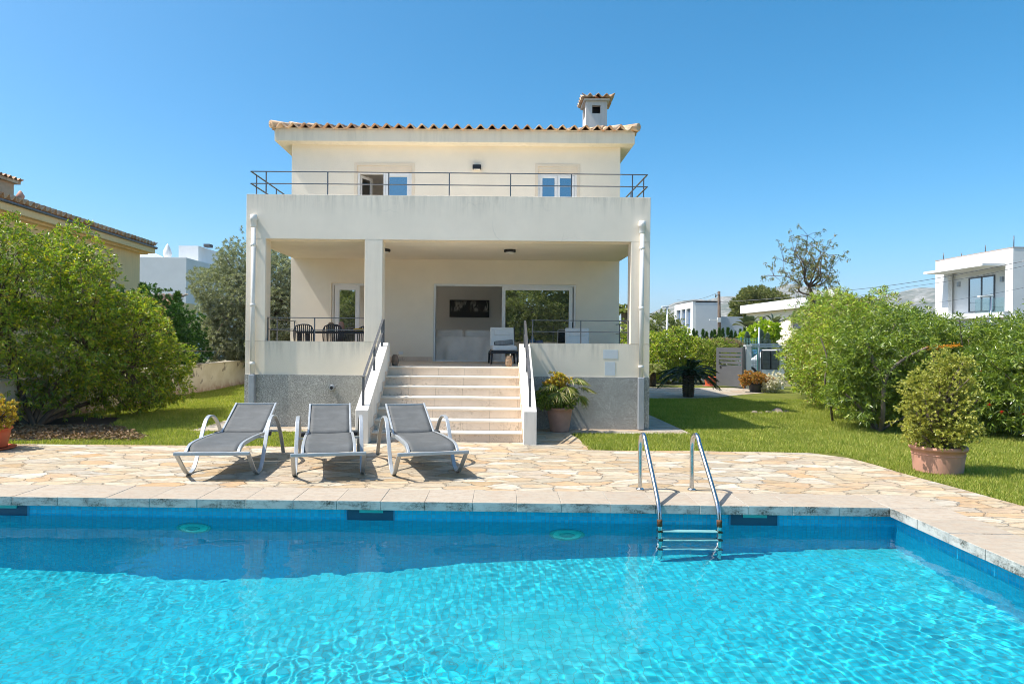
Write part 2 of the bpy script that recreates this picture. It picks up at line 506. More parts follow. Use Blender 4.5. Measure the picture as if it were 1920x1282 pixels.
def peel():
    m = NM('peeling_wall')
    p = m.pos()
    c = m.ramp(m.noise(p, 2.2, 5), [(.3, (.62, .53, .40)), (.7, (.74, .66, .54))])
    k = m.rng(m.noise(p, 2.4, 6, .6, .3), .60, .63)
    c = m.mix(k, c, (.30, .25, .20))
    k2 = m.math('MULTIPLY', m.rng(m.n('SeparateXYZ', {0: p}).outputs[2], .35, .05), m.rng(m.noise(p, 4, 5), .3, .6))
    c = m.mix(k2, c, (.42, .26, .17))
    return m.out(m.pr(c, .9, 0, m.bump(m.noise(p, 30, 5), .35, .02)))
M['peel'] = peel()

# foliage
M['oleander'] = leafmat('bright_lance_leaves', [(0.191, 0.322, 0.029), (0.296, 0.438, 0.041), (0.436, 0.554, 0.055), (0.627, 0.670, 0.085), (0.366, 0.489, 0.048), (0.800, 0.721, 0.147), (0.324, 0.324, 0.074), (0.076, 0.130, 0.021), (0.324, 0.205, 0.084)], 0.27, 0.3, 0.75)
M['oleander_deep'] = leafmat('green_lance_leaves', [(0.156, 0.249, 0.030), (0.252, 0.349, 0.045), (0.348, 0.434, 0.055), (0.464, 0.499, 0.076), (0.192, 0.274, 0.039), (0.173, 0.238, 0.042), (0.049, 0.097, 0.016), (0.216, 0.270, 0.053)], 0.25, 0.28, 0.8)
M['yellowgreen'] = leafmat('yellow_green_leaves', [(0.116, 0.215, 0.018), (0.194, 0.307, 0.021), (0.310, 0.420, 0.027), (0.466, 0.540, 0.045), (0.753, 0.632, 0.045), (0.165, 0.260, 0.022), (0.253, 0.373, 0.030), (0.370, 0.464, 0.045), (.05, .10, .015), (.30, .20, .07)], 0.3, 0.3, 0.7)
M['darkgreen'] = leafmat('dark_green_leaves', [(0.033, 0.098, 0.018), (0.050, 0.128, 0.022), (0.074, 0.173, 0.027)], .25, .4, .5)
M['olive'] = leafmat('olive_leaves', [(0.209, 0.234, 0.146), (0.309, 0.338, 0.232), (0.418, 0.441, 0.330), (0.236, 0.254, 0.146), (0.525, 0.543, 0.426)], .22, .5, .4)
M['lime'] = leafmat('lime_leaves', [(0.239, 0.358, 0.019), (0.359, 0.472, 0.026), (0.493, 0.543, 0.039)], .4, .4, .4)
M['jade'] = leafmat('small_jade_leaves', [(0.309, 0.324, 0.053), (0.464, 0.448, 0.091), (0.587, 0.525, 0.136), (0.216, 0.263, 0.045), (0.402, 0.417, 0.075)], .25, .4, .5)
M['orange'] = leafmat('orange_leaves', [(.55, .24, .06), (.62, .36, .12), (.42, .28, .08), (.50, .18, .05), (.22, .22, .05)], .25, .5, .3)
M['succ'] = leafmat('yellow_succulent_leaves', [(.55, .38, .04), (.60, .46, .08), (.42, .40, .06), (.60, .28, .05), (.28, .32, .06)], .25, .4, .4)
M['cycad'] = leafmat('cycad_leaflets', [(0.022, 0.054, 0.014), (0.030, 0.072, 0.017), (0.042, 0.096, 0.024)], .12, .35, .6)
M['palmleaf'] = leafmat('palm_leaflets', [(.16, .22, .04), (.22, .27, .06), (.40, .36, .12), (.11, .17, .03), (.52, .44, .24)], .25, .5, .4)
M['greypalm'] = leafmat('grey_palm_leaves', [(.09, .115, .07), (.13, .155, .10), (.18, .19, .13)], .2, .5, .4)
M['bluecon'] = leafmat('blue_conifer_needles', [(.12, .18, .16), (.17, .23, .20), (.10, .15, .13)], .15, .6, .3)
M['cypress'] = leafmat('cypress_sprays', [(0.042, 0.109, 0.020), (0.067, 0.151, 0.026), (0.118, 0.218, 0.034)], .2, .6, .3)
M['pine'] = leafmat('pine_needles', [(0.144, 0.178, 0.051), (0.203, 0.220, 0.068), (0.254, 0.246, 0.085)], .2, .6, .3)
M['gum'] = leafmat('sparse_gum_leaves', [(0.130, 0.180, 0.065), (0.208, 0.240, 0.091), (0.390, 0.255, 0.091), (0.286, 0.255, 0.104)], .25, .6, .3)
M['dry'] = leafmat('dry_twigs', [(.34, .25, .16), (.42, .33, .22), (.26, .19, .12), (.36, .34, .14)], .15, .8, .1)
M['hedgemix'] = leafmat('hedge_leaves', [(0.156, 0.247, 0.026), (0.260, 0.338, 0.039), (0.364, 0.364, 0.078), (0.442, 0.351, 0.143), (0.195, 0.286, 0.026)], .3, .45, .4)
M['litter'] = leafmat('dry_leaf_litter', [(.24, .15, .08), (.33, .22, .13), (.16, .10, .06), (.42, .31, .20)], .1, .8, .1)
M['redfl'] = leafmat('red_flowers', [(.65, .02, .02), (.75, .05, .03)], .2, .5, .3)
M['whitefl'] = leafmat('white_flowers', [(.75, .72, .66), (.80, .76, .70), (.70, .64, .55)], .2, .6, .2)

# ------------------------------------------------------------------ pool frame (turned by about one degree against the house)
TH = -0.0165
PC = Vector((4.31, 7.37, 0))
def PL(s, t, z=0.0):
    return Vector((PC.x + s * math.cos(TH) - t * math.sin(TH), PC.y + s * math.sin(TH) + t * math.cos(TH), z))
SL, TN = -13.0, -5.6           # left end and near end of the water
def at_pool(o):
    o.location = PC
    o.rotation_euler = (0, 0, TH)
    return o
# ground: one sheet to the horizon, open where the pool is
mb = MB()
mb.holes(-4100, 4100, -4100, 4250, -.04, -.02, [(-9.0, 4.6, 1.6, 7.7)], 'z')
g = mb.build('ground', M['ground']); tag(g, kind='structure')
mb = MB()
for q in ([(4.75, 1.0), (9.6, 1.0), (9.6, 8.2), (4.75, 8.2)], [(1.2, 8.2), (13.5, 8.2), (13.5, 27.5), (1.2, 27.5)], [(-9.35, 7.9), (-2.0, 7.9), (-2.0, 30), (-9.35, 30)]):
    mb.add([(a, b, 0.0) for a, b in q], [(0, 1, 2, 3)])
lw = mb.build('lawn', M['lawn']); tag(lw, kind='structure')

# stone terrace round the pool
rnd = random.Random(5)
def jag(pts, amp=.03, step=.35):
    out = []
    n = len(pts)
    for i in range(n):
        a, b = Vector(pts[i] + (0,)), Vector(pts[(i + 1) % n] + (0,))
        L = (b - a).length
        k = max(1, int(L / step))
        for j in range(k):
            q = a.lerp(b, j / k)
            if j and L < 14: q += Vector((rnd.uniform(-amp, amp), rnd.uniform(-amp, amp), 0))
            out.append((q.x, q.y))
    return out
mb = MB()
far = [(-14, 7.85), (4.45, 7.78), (4.45, 1.0), (6.0, 1.0), (5.95, 5), (5.88, 7.5), (5.79, 8.2), (5.68, 9.0), (5.62, 9.9), (5.50, 10.6), (5.15, 10.98), (4.2, 11.06), (1.66, 11.1), (1.50, 13.12), (1.50, 13.8), (-2.36, 13.8), (-2.36, 11.2), (-7.9, 11.2), (-14, 11.25)]
mb.prism(jag(far), -.015, .016)
mb.prism([(-14, 1.0), (-8.85, 1.0), (-8.85, 7.846), (-14, 7.846)], -.015, .0155)
mb.prism([(-8.846, -1), (9, -1), (9, .996), (4.6, .996), (4.6, 1.5), (-8.846, 1.5)], -.015, .0155)
tr = mb.build('terrace', M['flag']); tag(tr, kind='structure')
mb = MB(); mb.prism([(-14, -10), (10, -10), (10, -1.004), (-8.85, -1.004), (-8.85, .996), (-14, .996)], -.015, .015)  # unseen deck added behind the camera to bounce sunlight onto the facade
M['bounce_stone'] = basic('pale_bounce_stone', (.74, .66, .54), .8, 0, .12, 2, .1, 40)
pd = mb.build('bounce_deck', M['bounce_stone']); tag(pd, kind='structure')
mb = MB()
mb.prism([(1.504, 13.1), (3.86, 13.1), (3.80, 17), (3.74, 21.0), (6.9, 21.6), (8.65, 23.2), (9.6, 24.0), (9.7, 26.3), (3.2, 26.3), (3.2, 13.796), (1.504, 13.796)], -.015, .012)
mb.prism([(-5.75, 13.0), (-2.364, 13.0), (-2.364, 13.796), (-4.9, 13.796), (-4.9, 24), (-5.6, 24)], -.015, .012)
pv = mb.build('paved_path', M['flag_dull']); tag(pv, kind='structure')

# coping stones
mb = MB()
rnd = random.Random(11)
s = SL - .6
while s < -.05:
    e = min(s + .505 + rnd.uniform(-.03, .03), -.0)
    if e > -.3: e = 0.0
    gap = .0012
    mb.box(s + gap, e - gap, -.0 + rnd.uniform(-.002, .002), .62 + rnd.uniform(-.02, .02), -.078, .022 + rnd.uniform(-.002, .002))
    s = e
mb.box(.004, .62, .0, .62, -.078, .022)
t = 0.0
while t > TN - .6:
    e = t - .505 + rnd.uniform(-.03, .03)
    mb.box(.0 + rnd.uniform(-.002, .002), .62 + rnd.uniform(-.02, .02), e + .004, t - .004, -.078, .022 + rnd.uniform(-.002, .002))
    t = e
s = SL - .6
while s < -.1:
    mb.box(s + .004, min(s + .5, -.004), TN - .62, TN, -.078, .021); s += .504
t = 0
while t > TN:
    mb.box(SL - .6, SL, t - .5, t - .004, -.078, .021); t -= .504
cp = mb.build('pool_coping', M['coping'], bevel=.005, seg=2); at_pool(cp); tag(cp, kind='structure')

# basin: walls and sloping floor
mb = MB()
W = .09
prof = [(.28, -1.05), (-2.5, -1.33), (-4.6, -1.62), (-7.35, -2.32), (-9.7, -2.25), (SL - .28, -2.1)]
mb.box(SL - .28, .28, W, W + .28, -2.9, -.0785)
mb.box(W, W + .28, TN - .3, W, -2.9, -.0785)
mb.box(SL - .28, SL - W, TN - .3, W, -2.9, -.0785)
mb.box(SL - W, W, TN - .3, TN - W, -2.9, -.0785)
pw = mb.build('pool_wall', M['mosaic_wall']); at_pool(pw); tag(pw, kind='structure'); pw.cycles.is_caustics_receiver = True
mb = MB()
n = len(prof)
vs = [(x, .1, z) for x, z in prof] + [(x, TN - .1, z) for x, z in prof]
mb.add(vs, [(i, i + 1, n + i + 1, n + i) for i in range(n - 1)])
pb = mb.build('pool_basin', M['mosaic']); at_pool(pb); tag(pb, kind='structure')
pb.cycles.is_caustics_receiver = True
# entry steps that reach into the shallow end, in paler tile
mb = MB()
mb.prism([(-4.25, TN), (-2.2, TN), (-2.2, -2.5), (-3.05, -2.46), (-3.42, -1.8), (-3.8, -1.62), (-4.2, -1.75)], -1.9, -.95)  # narrow far tongue is a light reflection built into the step outline
mb.prism([(-4.1, TN), (-2.5, TN), (-2.5, -3.3), (-3.2, -3.2), (-4.05, -3.1)], -1.9, -.66)
mb.prism([(-3.95, TN), (-2.8, TN), (-2.8, -4.2), (-3.95, -4.1)], -1.9, -.40)
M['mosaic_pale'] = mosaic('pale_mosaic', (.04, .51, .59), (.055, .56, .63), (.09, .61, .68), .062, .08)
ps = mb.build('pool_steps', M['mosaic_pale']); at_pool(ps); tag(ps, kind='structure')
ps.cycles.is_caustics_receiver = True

# water: a rippled closed body
def wave(x, y):
    z = np.zeros_like(x)
    rs = np.random.RandomState(3)
    for k in range(46):
        lam = .065 * (1.075 ** k) if k < 34 else rs.uniform(.5, 2.2)
        a = .0021 * lam / (1 + (lam / .8) ** 1.5) * (1 + 1.1 * min(1, lam / .9))
        th = rs.uniform(0, 2 * PI)
        kx, ky = math.cos(th) * 2 * PI / lam, math.sin(th) * 2 * PI / lam
        z += a * np.sin(kx * x + ky * y + rs.uniform(0, 6.3) + .8 * np.sin(.9 * x + k) + .8 * np.sin(.8 * y + 2 * k))
    chop = np.clip((x + 9.5) / 6.0, .25, 1.0)
    far = np.clip(-y / 3.0, .42, 1.0) * (.74 + .55 * np.sin(1.1 * x + .9 * np.sin(1.3 * y)) * np.sin(1.5 * y + 1.2 + .8 * np.sin(.7 * x)))
    return z * (chop * .54 + .24) * far
nx, ny = 1250, 560
xs = np.linspace(SL - .06, .05, nx)
ys = np.linspace(TN - .06, .05, ny)
X, Y = np.meshgrid(xs, ys)
Z = -.2 + wave(X, Y)
V = np.stack([X.ravel(), Y.ravel(), Z.ravel()], 1)
idx = np.arange(nx * ny).reshape(ny, nx)
T = np.stack([idx[:-1, :-1].ravel(), idx[:-1, 1:].ravel(), idx[1:, 1:].ravel(), idx[1:, :-1].ravel()], 1)
wt = np_mesh('pool_water', V, T, M['water'], smooth=True)
at_pool(wt); tag(wt, kind='structure')
wt.cycles.is_caustics_caster = True

# pool fittings
M['flapteal'] = basic('teal_flap', (.06, .55, .50), .4)
def pool_light(px, py, zt, label):
    u, v = uv(px, py)
    q = PL(0, 0)
    x = u / F * 7.4
    t = thing('pool_light', label, 'pool light', (x, PC.y + (x - PC.x) * math.sin(TH) + W, zt), 0, 'underwater lights on the pool wall')
    m1 = MB(); m1.lathe([(.0, .035), (.08, .034), (.15, .02), (.165, 0)], 28)
    o = m1.build('lens', M['poollens'], t, org=(0, 0, 0)); o.rotation_euler = (PI / 2, 0, TH)
    m2 = MB(); m2.lathe([(.05, .0352), (.055, .042), (.075, .042), (.08, .0345)], 24); o = m2.build('lens_ring', M['flapteal'], t, org=(0, 0, 0)); o.rotation_euler = (PI / 2, 0, TH)
    m2 = MB(); m2.lathe([(.165, -.02), (.19, -.02), (.195, .012), (.18, .02), (.165, .012)], 28)
    o = m2.build('bezel', M['flapteal'], t, org=(0, 0, 0)); o.rotation_euler = (PI / 2, 0, TH)
    for c in t.children: c.cycles.is_caustics_receiver = True
M['poollens'] = basic('turquoise_lens', (.10, .85, .70), .3, 0, .15, 6)
pool_light(1065, 1005, -.67, 'oval turquoise pool light on the far wall left of the ladder')
pool_light(350, 993, -.64, 'oval turquoise pool light below the leftmost sun lounger')
def skimmer(x, label):
    y = PC.y + (x - PC.x) * math.sin(TH) + W
    t = thing('pool_skimmer', label, 'pool skimmer', (x, y, -.17), 0, 'skimmer mouths in the far pool wall')
    m1 = MB()
    m1.box(x - .27, x + .27, y - .012, y + .0, -.225, -.215); m1.box(x - .27, x - .255, y - .012, y, -.215, -.0785); m1.box(x + .255, x + .27, y - .012, y, -.215, -.0785)
    m1.build('frame', M['mosaic_edge'], t)
    m2 = MB(); m2.box(x - .255, x + .255, y - .006, y - .001, -.215, -.0785); m2.build('mouth', M['mouth_shade'], t)  # flat dark plate, the shade inside the opening put into its colour
    m3 = MB(); m3.prism([(y - .022, -.125), (y - .010, -.125), (y - .008, -.08), (y - .014, -.08)], x - .12, x + .14, 'x'); m3.build('flap', M['flapteal'], t)
M['mosaic_edge'] = basic('skimmer_rim', (.05, .25, .42), .4)
M['mouth_shade'] = basic('skimmer_shade', (.015, .07, .13), .5)
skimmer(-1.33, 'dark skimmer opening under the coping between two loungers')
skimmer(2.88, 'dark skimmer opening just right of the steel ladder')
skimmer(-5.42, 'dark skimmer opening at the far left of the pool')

# ladder
t = thing('pool_ladder', 'stainless steel pool ladder with two hooped rails and three treads', 'ladder', (2.1, 7.9, .0))
for x0, x1 in ((1.785, 1.815), (2.405, 2.455)):
    path = []
    yb = 8.18
    pts = [(yb, .0), (yb, .25), (yb, .52)]
    for k in range(1, 9):
        a = PI - k / 8 * (PI - math.radians(30))
        pts.append((yb - .125 + .125 * math.cos(PI - a) * 1.0, .54 + .125 * math.sin(a) * 1.25))
    pts += [(7.90, .57), (7.365, .03), (7.335, -.10), (7.325, -.22), (7.32, -.6), (7.32, -1.25)]
    for i, (y, z) in enumerate(pts):
        k = min(1, max(0, (yb - y) / (yb - 7.33)))
        path.append(Vector((x0 + (x1 - x0) * k, y, z)))
    # smooth the polyline
    for _ in range(2):
        q = [path[0]]
        for a, b in zip(path[:-1], path[1:]): q += [a * .75 + b * .25, a * .25 + b * .75]
        path = q + [path[-1]]
    m1 = MB(); m1.tube(path, .0255, 14)
    r = m1.build('rail', M['steel'], t); r.cycles.is_caustics_receiver = True
    m1 = MB(); m1.lathe([(.05, .0165), (.05, .03), (.032, .04), (.026, .04)], 20, (x0, yb, 0)); m1.build('base_ring', M['steel'], t)
    a, b = Vector((x1, 7.333, -.115)), Vector((x1, 7.326, -.19))
    m1 = MB(); m1.tube([a, a.lerp(b, .3), b], [.0285, .0295, .028], 14); m1.build('rusty_collar', M['rust'], r)
for z in (-.33, -.63, -.93):
    m1 = MB(); m1.box(1.84, 2.43, 7.275, 7.37, z - .018, z + .012)
    o = m1.build('tread', M['pipe'], t, bevel=.006); o.cycles.is_caustics_receiver = True
    for xx in (1.79, 2.43):
        m2 = MB(); m2.box(xx, xx + .05, 7.27, 7.375, z - .026, z + .017); m2.build('tread_clamp', M['rust'], o, bevel=.004)
# ------------------------------------------------------------------ the villa
XL, XR, YF, YW, YB = -4.975, 3.167, 13.75, 17.0, 25.0
ZF, ZC, ZP, ZL, ZT = 1.24, 3.77, 4.68, 1.73, 4.02
HX0, HX1 = -5.03, 3.15
villa = thing('villa', 'white two storey villa with covered porch, roof terrace and terracotta tiled roof', 'house', (-.9, YF, 0))
def part(mb, name, mat, parent=villa, **kw): return mb.build(name, mat, parent, **kw)
# openings: (x0, x1, z0, z1)
DOOR = (-1.47, 2.08, ZF, 3.17)
LWIN = (-4.02, -2.72, ZF, 3.17)
UW1 = (-3.40, -2.04, ZT, 6.09)
UW2 = (1.10, 2.08, ZT, 6.10)
mb = MB()
mb.holes(HX0, HX1, .0, ZC, YW, YW + .25, [DOOR, LWIN])
mb.holes(YW + .25, YB, 0, ZC, HX0, HX0 + .25, [(17.6, 18.9, 1.9, 3.3), (19.4, 20.7, 1.9, 3.3)], 'x')  # unseen openings in both side walls, added to bring daylight into the living room
mb.holes(YW + .25, YB, 0, ZC, HX1 - .25, HX1, [(18.2, 20.4, 1.9, 3.3)], 'x')
mb.holes(HX0 + .25, HX1 - .25, 0, ZC, YB - .25, YB, [])
part(mb, 'ground_floor_wall', M['wall'])
mb = MB()
mb.holes(HX0, HX1, ZC, 6.62, YW, YW + .25, [UW1, UW2])
mb.holes(YW + .25, YB, ZC, 6.62, HX0, HX0 + .25, [(17.7, 18.9, 4.7, 6.0)], 'x')  # unseen side opening added to lighten the bedroom
mb.holes(YW + .25, YB, ZC, 6.62, HX1 - .25, HX1, [], 'x')
mb.holes(HX0 + .25, HX1 - .25, ZC, 6.62, YB - .25, YB, [])
part(mb, 'upper_wall', M['wall'])
# rooms behind the openings
mb = MB()
mb.box(HX0 + .27, HX1 - .27, YW + .26, 21.3, ZF - .2, ZF - .004)
mb.box(HX0 + .27, HX1 - .27, YW + .26, 21.3, ZC - .1, ZC - .01)
mb.box(HX0 + .27, HX1 - .27, 21.0, 21.2, ZF, ZC - .11)
mb.box(-2.3, -2.2, YW + .26, 18.1, ZF, ZC - .11)
part(mb, 'living_room', M['room'])
mb = MB()
mb.box(HX0 + .27, HX1 - .27, YW + .26, 21, ZC + .005, ZT - .005)
mb.box(HX0 + .27, HX1 - .27, YW + .26, 21, 6.4, 6.6)
mb.box(HX0 + .27, HX1 - .27, 20.5, 20.6, ZT, 6.39)
mb.box(-.6, -.5, YW + .26, 20.49, ZT, 6.39)
part(mb, 'bedroom', M['room'])
# porch: floor, plinth, low walls, columns, slab, parapet
mb = MB(); mb.box(XL + .02, XR - .02, YF + .17, YW - .002, ZF - .25, ZF)
part(mb, 'porch_floor', M['step'])
mb = MB()
mb.box(XL, -2.31, YF - .022, YF + .15, 0, 1.055)
mb.box(XL, XL + .15, YF + .15, YW, 0, 1.055)
part(mb, 'plinth', M['pebble'])
mb = MB()
mb.box(.762, XR, YF - .022, YF + .15, 0, 1.06)
mb.box(XR - .15, XR, YF + .15, YW, 0, 1.06)
part(mb, 'plinth', M['pebble'])
mb = MB()
mb.box(XL, -2.31, YF, YF + .15, 1.055, ZL)
mb.box(XL, XL + .14, YF + .15, YW, 1.055, 1.70)
part(mb, 'porch_wall', M['low'])
mb = MB()
mb.box(.762, XR, YF, YF + .15, 1.06, ZL)
mb.box(XR - .14, XR, YF + .15, YW, 1.06, 1.70)
part(mb, 'porch_wall', M['low'])
for x0, x1 in ((XL, XL + .395), (-2.585, -2.225), (XR - .385, XR)):
    z0 = ZL if x0 != -2.585 else ZL
    mb = MB(); mb.box(x0, x1, YF + .002, YF + .33, z0, ZC + .02)
    part(mb, 'column', M['post'], bevel=.008)
mb = MB(); mb.box(XL + .18, XR - .05, YF + .2, YW - .001, ZC, ZT)
part(mb, 'porch_ceiling', M['ceil'])
mb = MB(); mb.box(XL, XR, YF, YF + .2, ZC + .015, ZP)
mb.box(XL, XL + .18, YF + .2, YW - .002, ZC + .004, ZT + .03); mb.box(XR - .05, XR, YF + .2, YW - .002, ZC + .004, ZT + .03)
part(mb, 'terrace_parapet', M['parapet'], bevel=.006)
mb = MB(); mb.box(XL + .02, XR - .02, YF - .006, YF - .0005, ZC + .43, ZC + .437)
for xa, xb in ((HX0 + .3, -1.49), (2.10, HX1)):
    mb = MB(); mb.box(xa, xb, YW - .018, YW - .0005, ZF + .001, ZF + .11); part(mb, 'baseboard', M['step'])
# staircase
SX0, SX1 = -2.09, .545
Y0, TR, RS = 11.85, .3167, ZF / 7
mb = MB()
for k in range(7):
    y = Y0 + TR * k
    mb.box(SX0 + .001, SX1 - .001, y, YF + .165, RS * k if k else 0.0, RS * (k + 1) - .03)
stair = part(mb, 'staircase', M['step'])
mb = MB()
for k in range(7):
    y = Y0 + TR * k
    y2 = y + TR if k < 6 else YF + .17
    mb.box(SX0 + .002, SX1 - .002, y - .022, y2 - .003, RS * (k + 1) - .0295, RS * (k + 1))
M['nosing'] = basic('pale_tread', (.74, .68, .58), .6, 0, .08, 3, .1, 50)
part(mb, 'stair_treads', M['nosing'], stair, bevel=.005)
for xa, xb, xi, sg in ((-2.31, SX0, SX0, 1), (SX1, .765, SX1, -1)):
    mb = MB(); mb.prism([(11.56, 0), (11.56, .583), (13.749, 1.71), (13.95, 1.71), (13.95, 0)], xa, xb, 'x')
    w = part(mb, 'stair_side_wall', M['stairwall'], bevel=.008)
    mb = MB()
    for k in range(7):
        y = Y0 + TR * k
        a, b = sorted((xi, xi + sg * .012))
        mb.box(a, b, y - .07, y + TR - .072, RS * (k + 1) - .10, RS * (k + 1) + .085)
    part(mb, 'skirting_tiles', M['step'], w)
    xm = (xa + xb) / 2
    def top(y): return .583 + (y - 11.56) / (13.749 - 11.56) * 1.127
    mb = MB()
    for dz in (.49, .26):
        mb.bar((xm, 11.68, top(11.68) + dz), (xm, 13.70, top(13.70) + dz), .042, .012)
    hr = part(mb, 'stair_handrail', M['rail'])
    for y in (11.69, 12.75, 13.62, 13.80):
        y1 = min(y, 13.72)
        mb2 = MB(); mb2.box(xm - .021, xm + .021, y - .006, y + .006, top(min(y, 13.74)) - .01, top(y1) + .49)
        mb2.build('post', M['rail'], hr)
    mb3 = MB(); mb3.bar((xm, 13.70, top(13.70) + .49), (xm, 13.81, top(13.70) + .49), .042, .012)
    mb3.build('handrail_return', M['rail'], hr)
# railings
def railing(name, pts, ztop, zmid, posts, z0, zsides=None):
    mb = MB()
    for z in (ztop, zmid):
        for a, b in zip(pts[:-1], pts[1:]):
            mb.bar((a[0], a[1], z), (b[0], b[1], z), .030, .016)
    r = part(mb, name, M['rail'])
    for x, y in posts:
        p = MB(); p.box(x - .011, x + .011, y - .011, y + .011, z0(x, y) if callable(z0) else z0, ztop - .008)
        part(p, 'post', M['rail'], r)
    return r
yr = 13.87
xa, xb = -4.93, 3.12
fp = [(x, yr) for x in (-4.62, -3.37, -2.13, -.90, .345, 1.58, 2.82)]
sp = [(xa, y) for y in (14.2, 15.5, 16.7)] + [(xb, y) for y in (14.2, 15.5, 16.7)]
railing('terrace_railing', [(xa, YW - .01), (xa, yr), (xb, yr), (xb, YW - .01)], 5.165, 4.92, fp + sp, lambda x, y: ZP - .01 if y == yr else ZT)
railing('porch_railing', [(-4.60, 13.90), (-2.56, 13.90)], 2.205, 1.965, [(-4.57, 13.90), (-3.62, 13.90), (-2.60, 13.90)], ZL - .01)
railing('porch_railing', [(-4.90, 14.1), (-4.90, YW - .01)], 2.205, 1.965, [(-4.90, 14.1), (-4.90, 15.55), (-4.90, 16.9)], 1.69)
railing('porch_railing', [(.79, 13.90), (2.80, 13.90)], 2.195, 1.965, [(.82, 13.90), (1.80, 13.90), (2.77, 13.90)], ZL - .01)
railing('porch_railing', [(3.09, 14.1), (3.09, YW - .01)], 2.195, 1.965, [(3.09, 14.1), (3.09, 15.0), (3.09, 16.6)], 1.69)
# downpipes
for x, zt, nm in ((-4.80, 4.19, 'l'), (2.985, 4.13, 'r')):
    mb = MB()
    mb.tube([(x, YF - .075, 1.06), (x, YF - .075, zt - .06)], .045, 14)
    mb.tube([(x, YF - .10, zt - .01), (x, YF - .0, zt - .01)], .062, 14)
    mb.lathe([(.045, zt - .2), (.058, zt - .17), (.058, zt - .06), (.066, zt - .055), (.066, zt + .06), (.05, zt + .065)], 16, (x, YF - .075, 0))
    dp = part(mb, 'downpipe', M['pipe'])
    for z in (3.62, 2.42, 1.25):
        mb = MB(); mb.lathe([(.048, z), (.054, z + .005), (.054, z + .05), (.048, z + .055)], 16, (x, YF - .075, 0))
        mb.box(x - .02, x + .02, YF - .03, YF + .0, z + .01, z + .045)
        part(mb, 'bracket', M['pipe'], dp)
    mb = MB(); mb.box(x - .058, x + .058, YF - .14, YF - .024, .03 if nm == 'l' else .02, 1.058)
    part(mb, 'pipe_guard', M['pipe_grey'], dp, bevel=.012)
# small fittings
mb = MB(); mb.tube([(-3.21, YF - .075, .80), (-3.21, YF - .0, .81)], .055, 14); mb.tube([(-3.21, YF - .09, .80), (-3.21, YF - .07, .80)], .04, 12)
v = part(mb, 'vent_pipe', M['pipe_grey'])
mb = MB(); mb.tube([(-3.21, YF - .0925, .80), (-3.21, YF - .0905, .80)], .032, 12); part(mb, 'vent_shade_disc', M['black'], v)  # black disc stands in for the shade inside the pipe end
mb = MB(); mb.box(2.235, 2.53, YF - .004, YF - .0005, 1.43, 1.61); part(mb, 'meter_cover', M['patch'])
mb = MB(); mb.box(2.27, 2.48, YF - .004, YF - .0005, 1.095, 1.37); part(mb, 'meter_cover', M['patch'])
mb = MB(); mb.box(-2.33, -2.22, YW - .02, YW - .0005, 1.40, 1.48); part(mb, 'wall_socket', M['upvc'], bevel=.006)
for x, y in ((.37, 15.0), (-2.40, 15.1)):
    mb = MB(); mb.lathe([(.125, 3.768), (.135, 3.74), (.125, 3.715), (.10, 3.71)], 28, (x, y, 0))
    l = part(mb, 'ceiling_lamp', M['black'])
    mb = MB(); mb.lathe([(.10, 3.712), (.085, 3.69), (.045, 3.678), (.0, 3.675)], 28, (x, y, 0)); part(mb, 'lamp_diffuser', M['opal'], l)
mb = MB(); mb.box(-.525, -.315, YW - .12, YW - .0005, 6.01, 6.115)
l = part(mb, 'wall_lamp', M['black'], bevel=.008)
mb = MB(); mb.box(-.50, -.34, YW - .105, YW - .02, 5.995, 6.0095); part(mb, 'lamp_diffuser', M['opal'], l)
# windows
def frame_rect(mb, x0, x1, z0, z1, y0, y1, w, bottom=True, wb=None):
    mb.box(x0, x0 + w, y0, y1, z0, z1); mb.box(x1 - w, x1, y0, y1, z0, z1)
    mb.box(x0 + w, x1 - w, y0, y1, z1 - w, z1)
    if bottom: mb.box(x0 + w, x1 - w, y0, y1, z0, z0 + (wb or w))
def sash(x0, x1, z0, z1, y, parent, w=.07, gl='glass', name='sash'):
    mb = MB(); frame_rect(mb, x0, x1, z0, z1, y, y + .05, w)
    s_ = part(mb, name, M['upvc'], parent, bevel=.005)
    mb = MB(); mb.box(x0 + w - .005, x1 - w + .005, y + .022, y + .028, z0 + w - .005, z1 - w + .005)
    part(mb, 'pane', M[gl], s_ if parent is villa else parent)
    return s_
# big sliding door
x0, x1, z0, z1 = DOOR
mb = MB(); frame_rect(mb, x0 + .002, x1 - .002, z0 + .001, z1 - .002, YW + .02, YW + .17, .05, True, .03)
d = part(mb, 'sliding_door', M['upvc'], bevel=.005)
sash(.235, 1.99, ZF + .035, 3.115, YW + .03, d, .085)
mb = MB(); frame_rect(mb, 1.90, 2.02, ZF + .035, 3.115, YW + .1, YW + .14, .03); part(mb, 'sash', M['upvc'], d)
mb = MB(); mb.box(1.995, 2.02, YW + .05, YW + .08, 2.0, 2.25); part(mb, 'handle', M['black'], d)
# left porch window
x0, x1, z0, z1 = LWIN
mb = MB(); frame_rect(mb, x0 + .002, x1 - .002, z0 + .001, z1 - .002, YW + .08, YW + .2, .05)
d = part(mb, 'window', M['upvc'], bevel=.005)
sash(-3.955, -3.33, ZF + .055, 3.11, YW + .09, d, .105)
